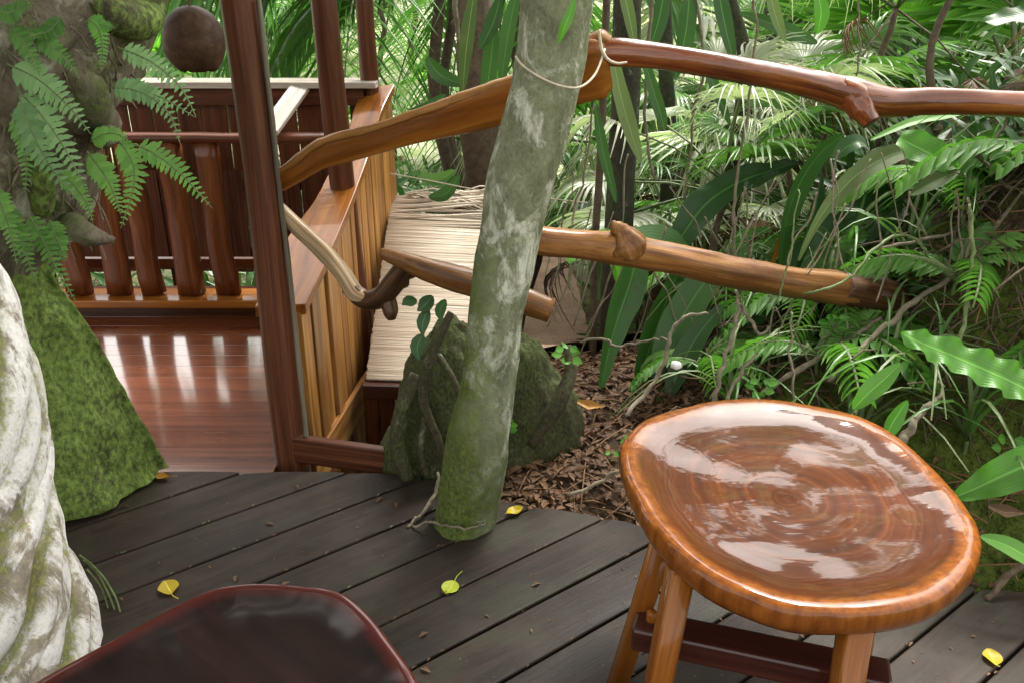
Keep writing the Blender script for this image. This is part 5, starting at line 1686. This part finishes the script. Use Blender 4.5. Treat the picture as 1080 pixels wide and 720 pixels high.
FERNS = [
 ('fern whose bright fronds hang free in front of the dark railing', (122, 148, 1.80), 'fern', [
   [(141, 152, 1.70), (162, 162, 1.68), (191, 184, 1.66), (224, 220, 1.64)], [(123, 145, 1.74), (140, 173, 1.70), (140, 202, 1.68), (127, 242, 1.66)], [(92, 160, 1.74), (112, 188, 1.70), (122, 210, 1.68), (127, 226, 1.66)]], 15),
 ('pale fern arching over to the hanging shell', (110, 80, 1.80), 'fernp', [
   [(116, 92, 1.76), (140, 94, 1.72), (172, 104, 1.69), (206, 124, 1.67)], [(124, 50, 1.76), (160, 66, 1.72), (190, 92, 1.69), (207, 124, 1.67)], [(116, 92, 1.74), (150, 98, 1.70), (178, 120, 1.68), (190, 152, 1.66)]], 14),
 ('large pale fern spread down the middle of the old trunk', (20, 90, 1.78), 'fernp', [
   [(18, 96, 1.74), (44, 122, 1.70), (70, 160, 1.67), (92, 204, 1.65)], [(8, 68, 1.74), (40, 84, 1.71), (72, 112, 1.69), (96, 142, 1.68)], [(20, 100, 1.72), (34, 140, 1.68), (56, 180, 1.65), (84, 214, 1.64)]], 19),
 ('fresh green fern at the top left corner', (10, 20, 1.80), 'fern', [
   [(10, 28, 1.76), (24, 44, 1.73), (34, 62, 1.71), (42, 80, 1.70)], [(36, 36, 1.76), (56, 52, 1.72), (72, 66, 1.70), (84, 84, 1.68)], [(66, 18, 1.76), (50, 34, 1.74), (40, 36, 1.72), (28, 40, 1.71)], [(-4, 10, 1.74), (10, 14, 1.72), (22, 8, 1.70), (34, 4, 1.68)]], 13),
 ('small bright fern hanging at the top of the old trunk', (98, 16, 1.79), 'bright', [
   [(94, 20, 1.75), (104, 32, 1.72), (108, 52, 1.71), (107, 76, 1.70)], [(92, 22, 1.76), (100, 24, 1.74), (112, 28, 1.72), (122, 30, 1.71)]], 10),
 ('fern hanging low between the white trunk and the railing', (30, 210, 1.76), 'fern', [
   [(28, 222, 1.72), (44, 252, 1.69), (62, 288, 1.67), (80, 318, 1.66)], [(8, 216, 1.70), (18, 244, 1.67), (30, 276, 1.65), (40, 304, 1.64)], [(52, 232, 1.72), (58, 248, 1.70), (64, 262, 1.69), (69, 277, 1.68)], [(-8, 196, 1.7), (4, 224, 1.66), (12, 250, 1.64), (18, 280, 1.62)]], 13),
 ('dark fern in the shade beside the yellow-green knob', (60, 180, 1.8), 'fern', [
   [(60, 180, 1.74), (78, 196, 1.71), (92, 216, 1.70), (98, 236, 1.69)], [(12, 120, 1.76), (24, 150, 1.72), (28, 180, 1.70), (26, 205, 1.69)], [(96, 150, 1.76), (110, 142, 1.73), (124, 142, 1.72), (136, 150, 1.7)]], 12),
]
for lab, at3, mt, frs, pin in FERNS:
    t = thing('fern', lab, 'fern', tuple(ay(*at3)), 'ferns on the old trunk')
    for fr in frs: fern_frond(t, [(x, y, min(Y, on_tube(x, y, OTP, 9) - .02 - .02 * i)) for i, (x, y, Y) in enumerate(fr)], pin, mt, 16)

# ================================================================== leaf litter and moss
b = MB()
rg = random.Random(31)
for k in range(7600):
    x = rg.uniform(-.3, 1.0) if k % 4 else rg.uniform(.3, 2.0)
    y = interp(EDGE, x) + rg.uniform(.01, 1.1)
    if x > .75 and rg.random() < .7: continue
    z = ground_z(x, y) + rg.uniform(.002, .014)
    s_ = rg.uniform(.006, .024)
    a = rg.uniform(0, 6.28)
    dv = Vector((math.cos(a), math.sin(a), rg.uniform(-.25, .35))).normalized() * s_
    p = Vector((x, y, z))
    b.blade([p - dv, p - dv * .3 + Vector((0, 0, .003)), p + dv * .4 + Vector((0, 0, .003)), p + dv], [s_ * .08, s_ * .42, s_ * .36, s_ * .04], (rg.uniform(-.7, .7), rg.uniform(-.9, .4), 1), rg.uniform(-.3, .5), cols=2)
for k in range(260):
    x = rg.uniform(-.3, 1.5)
    y = interp(EDGE, x) + rg.uniform(.0, 1.0)
    p = Vector((x, y, ground_z(x, y) + .008))
    a = rg.uniform(0, 6.28)
    dv = Vector((math.cos(a), math.sin(a), rg.uniform(-.1, .2))) * rg.uniform(.03, .14)
    b.tube([p - dv, p + Vector((0, 0, .01)), p + dv], [.002, .0022, .0014], 5)
o = b.build('leaf_litter', M['dry'])
o['kind'] = 'stuff'
o['label'] = 'brown dead leaves and twigs on the soil past the deck edge'
for lab, spot in (('orange dead leaf on the litter right of the stump', (622, 428, 2.22)), ('pale tan dead leaf on the bank right of the table', (1060, 540, 1.62))):
    c = ay(*spot)
    c.z = max(c.z, ground_z(c.x, c.y) + .012)
    b = MB()
    b.blade([c + Vector((-.035, .01, .01)), c, c + Vector((.035, -.012, .006))], [.006, .016, .003], (0, -.6, .8), .3)
    tag(b.build('dead_leaf', M['orange'] if 'orange' in lab else M['dry']), lab, 'leaf')
b = MB()
c = ay(713, 386, 2.02)
c.z = max(c.z, ground_z(c.x, c.y) + .008)
b.tube([c - Vector((.012, 0, .004)), c - Vector((.008, 0, -.002)), c, c + Vector((.010, 0, .001)), c + Vector((.014, 0, -.003))], [.003, .010, .012, .009, .003], 12, disp=lumpy(.3, 40))
tag(b.build('pebble', plain('white_stone', (.75, .74, .70), .6, .1, 60)), 'small white pebble lodged among the roots behind the round table', 'pebble')
b = MB()
for k in range(26000):
    x = rg.uniform(.45, 1.9)
    y = interp(EDGE, x) + rg.uniform(.0, .95) ** 1.2
    m_ = fbm(x * 4, y * 4, 9) + sstep(.4, 1.1, x) * .25 - sstep(.45, .8, ground_z(x, y)) * .3
    if m_ < -.08: continue
    p = Vector((x, y, ground_z(x, y)))
    h = rg.uniform(.008, .022)
    dv = Vector((rg.uniform(-.8, .8), rg.uniform(-1, .5), rg.uniform(.4, 1))).normalized() * h
    sd = Vector((rg.uniform(-1, 1), rg.uniform(-1, 1), 0)).normalized() * .0028
    b.add([p - sd, p + sd, p + dv], [(0, 1, 2)], [(-1, 0, rg.random()), (1, 0, .5), (0, h, .5)], 0, True)
o = b.build('moss', leaf('moss_tuft', (.035, .055, .008), (.13, .17, .03), .8, .3, rib=False))
o['kind'] = 'stuff'
o['label'] = 'green moss covering the bank'
# hair roots and dead stalks on the dark face of the bank
b = MB()
for k in range(420):
    x = rg.uniform(.55, 2.0) if k % 2 else rg.uniform(1.0, 1.9)
    y = interp(EDGE, x) + rg.uniform(.35, 1.0)
    p = Vector((x, y, ground_z(x, y) + .02))
    pts = [p]
    dv = Vector((rg.uniform(-.4, .4), rg.uniform(-.6, .1), rg.uniform(-.3, .6)))
    for i in range(6):
        v = pts[-1] + dv * .05
        v.z = max(v.z, ground_z(v.x, v.y) + .004)
        pts.append(v)
        dv = dv + Vector((rg.uniform(-.4, .4), rg.uniform(-.3, .2), rg.uniform(-.6, .3)))
    b.tube(pts, rg.uniform(.0009, .0032), 5)
o = b.build('rootlets', M['root'])
o['kind'] = 'stuff'
o['label'] = 'tangled thin roots on the dark face of the bank'
for nm, lb in (('litter_specks', 'specks of litter on the deck boards'), ('ground', 'dark forest soil and mossy bank'), ('deck', 'dark weathered deck boards'), ('floor', 'polished red-brown floor'), ('path', 'bare brown earth path'), ('deck_joists', 'joists under the deck')):
    bpy.data.objects[nm]['label'] = lb
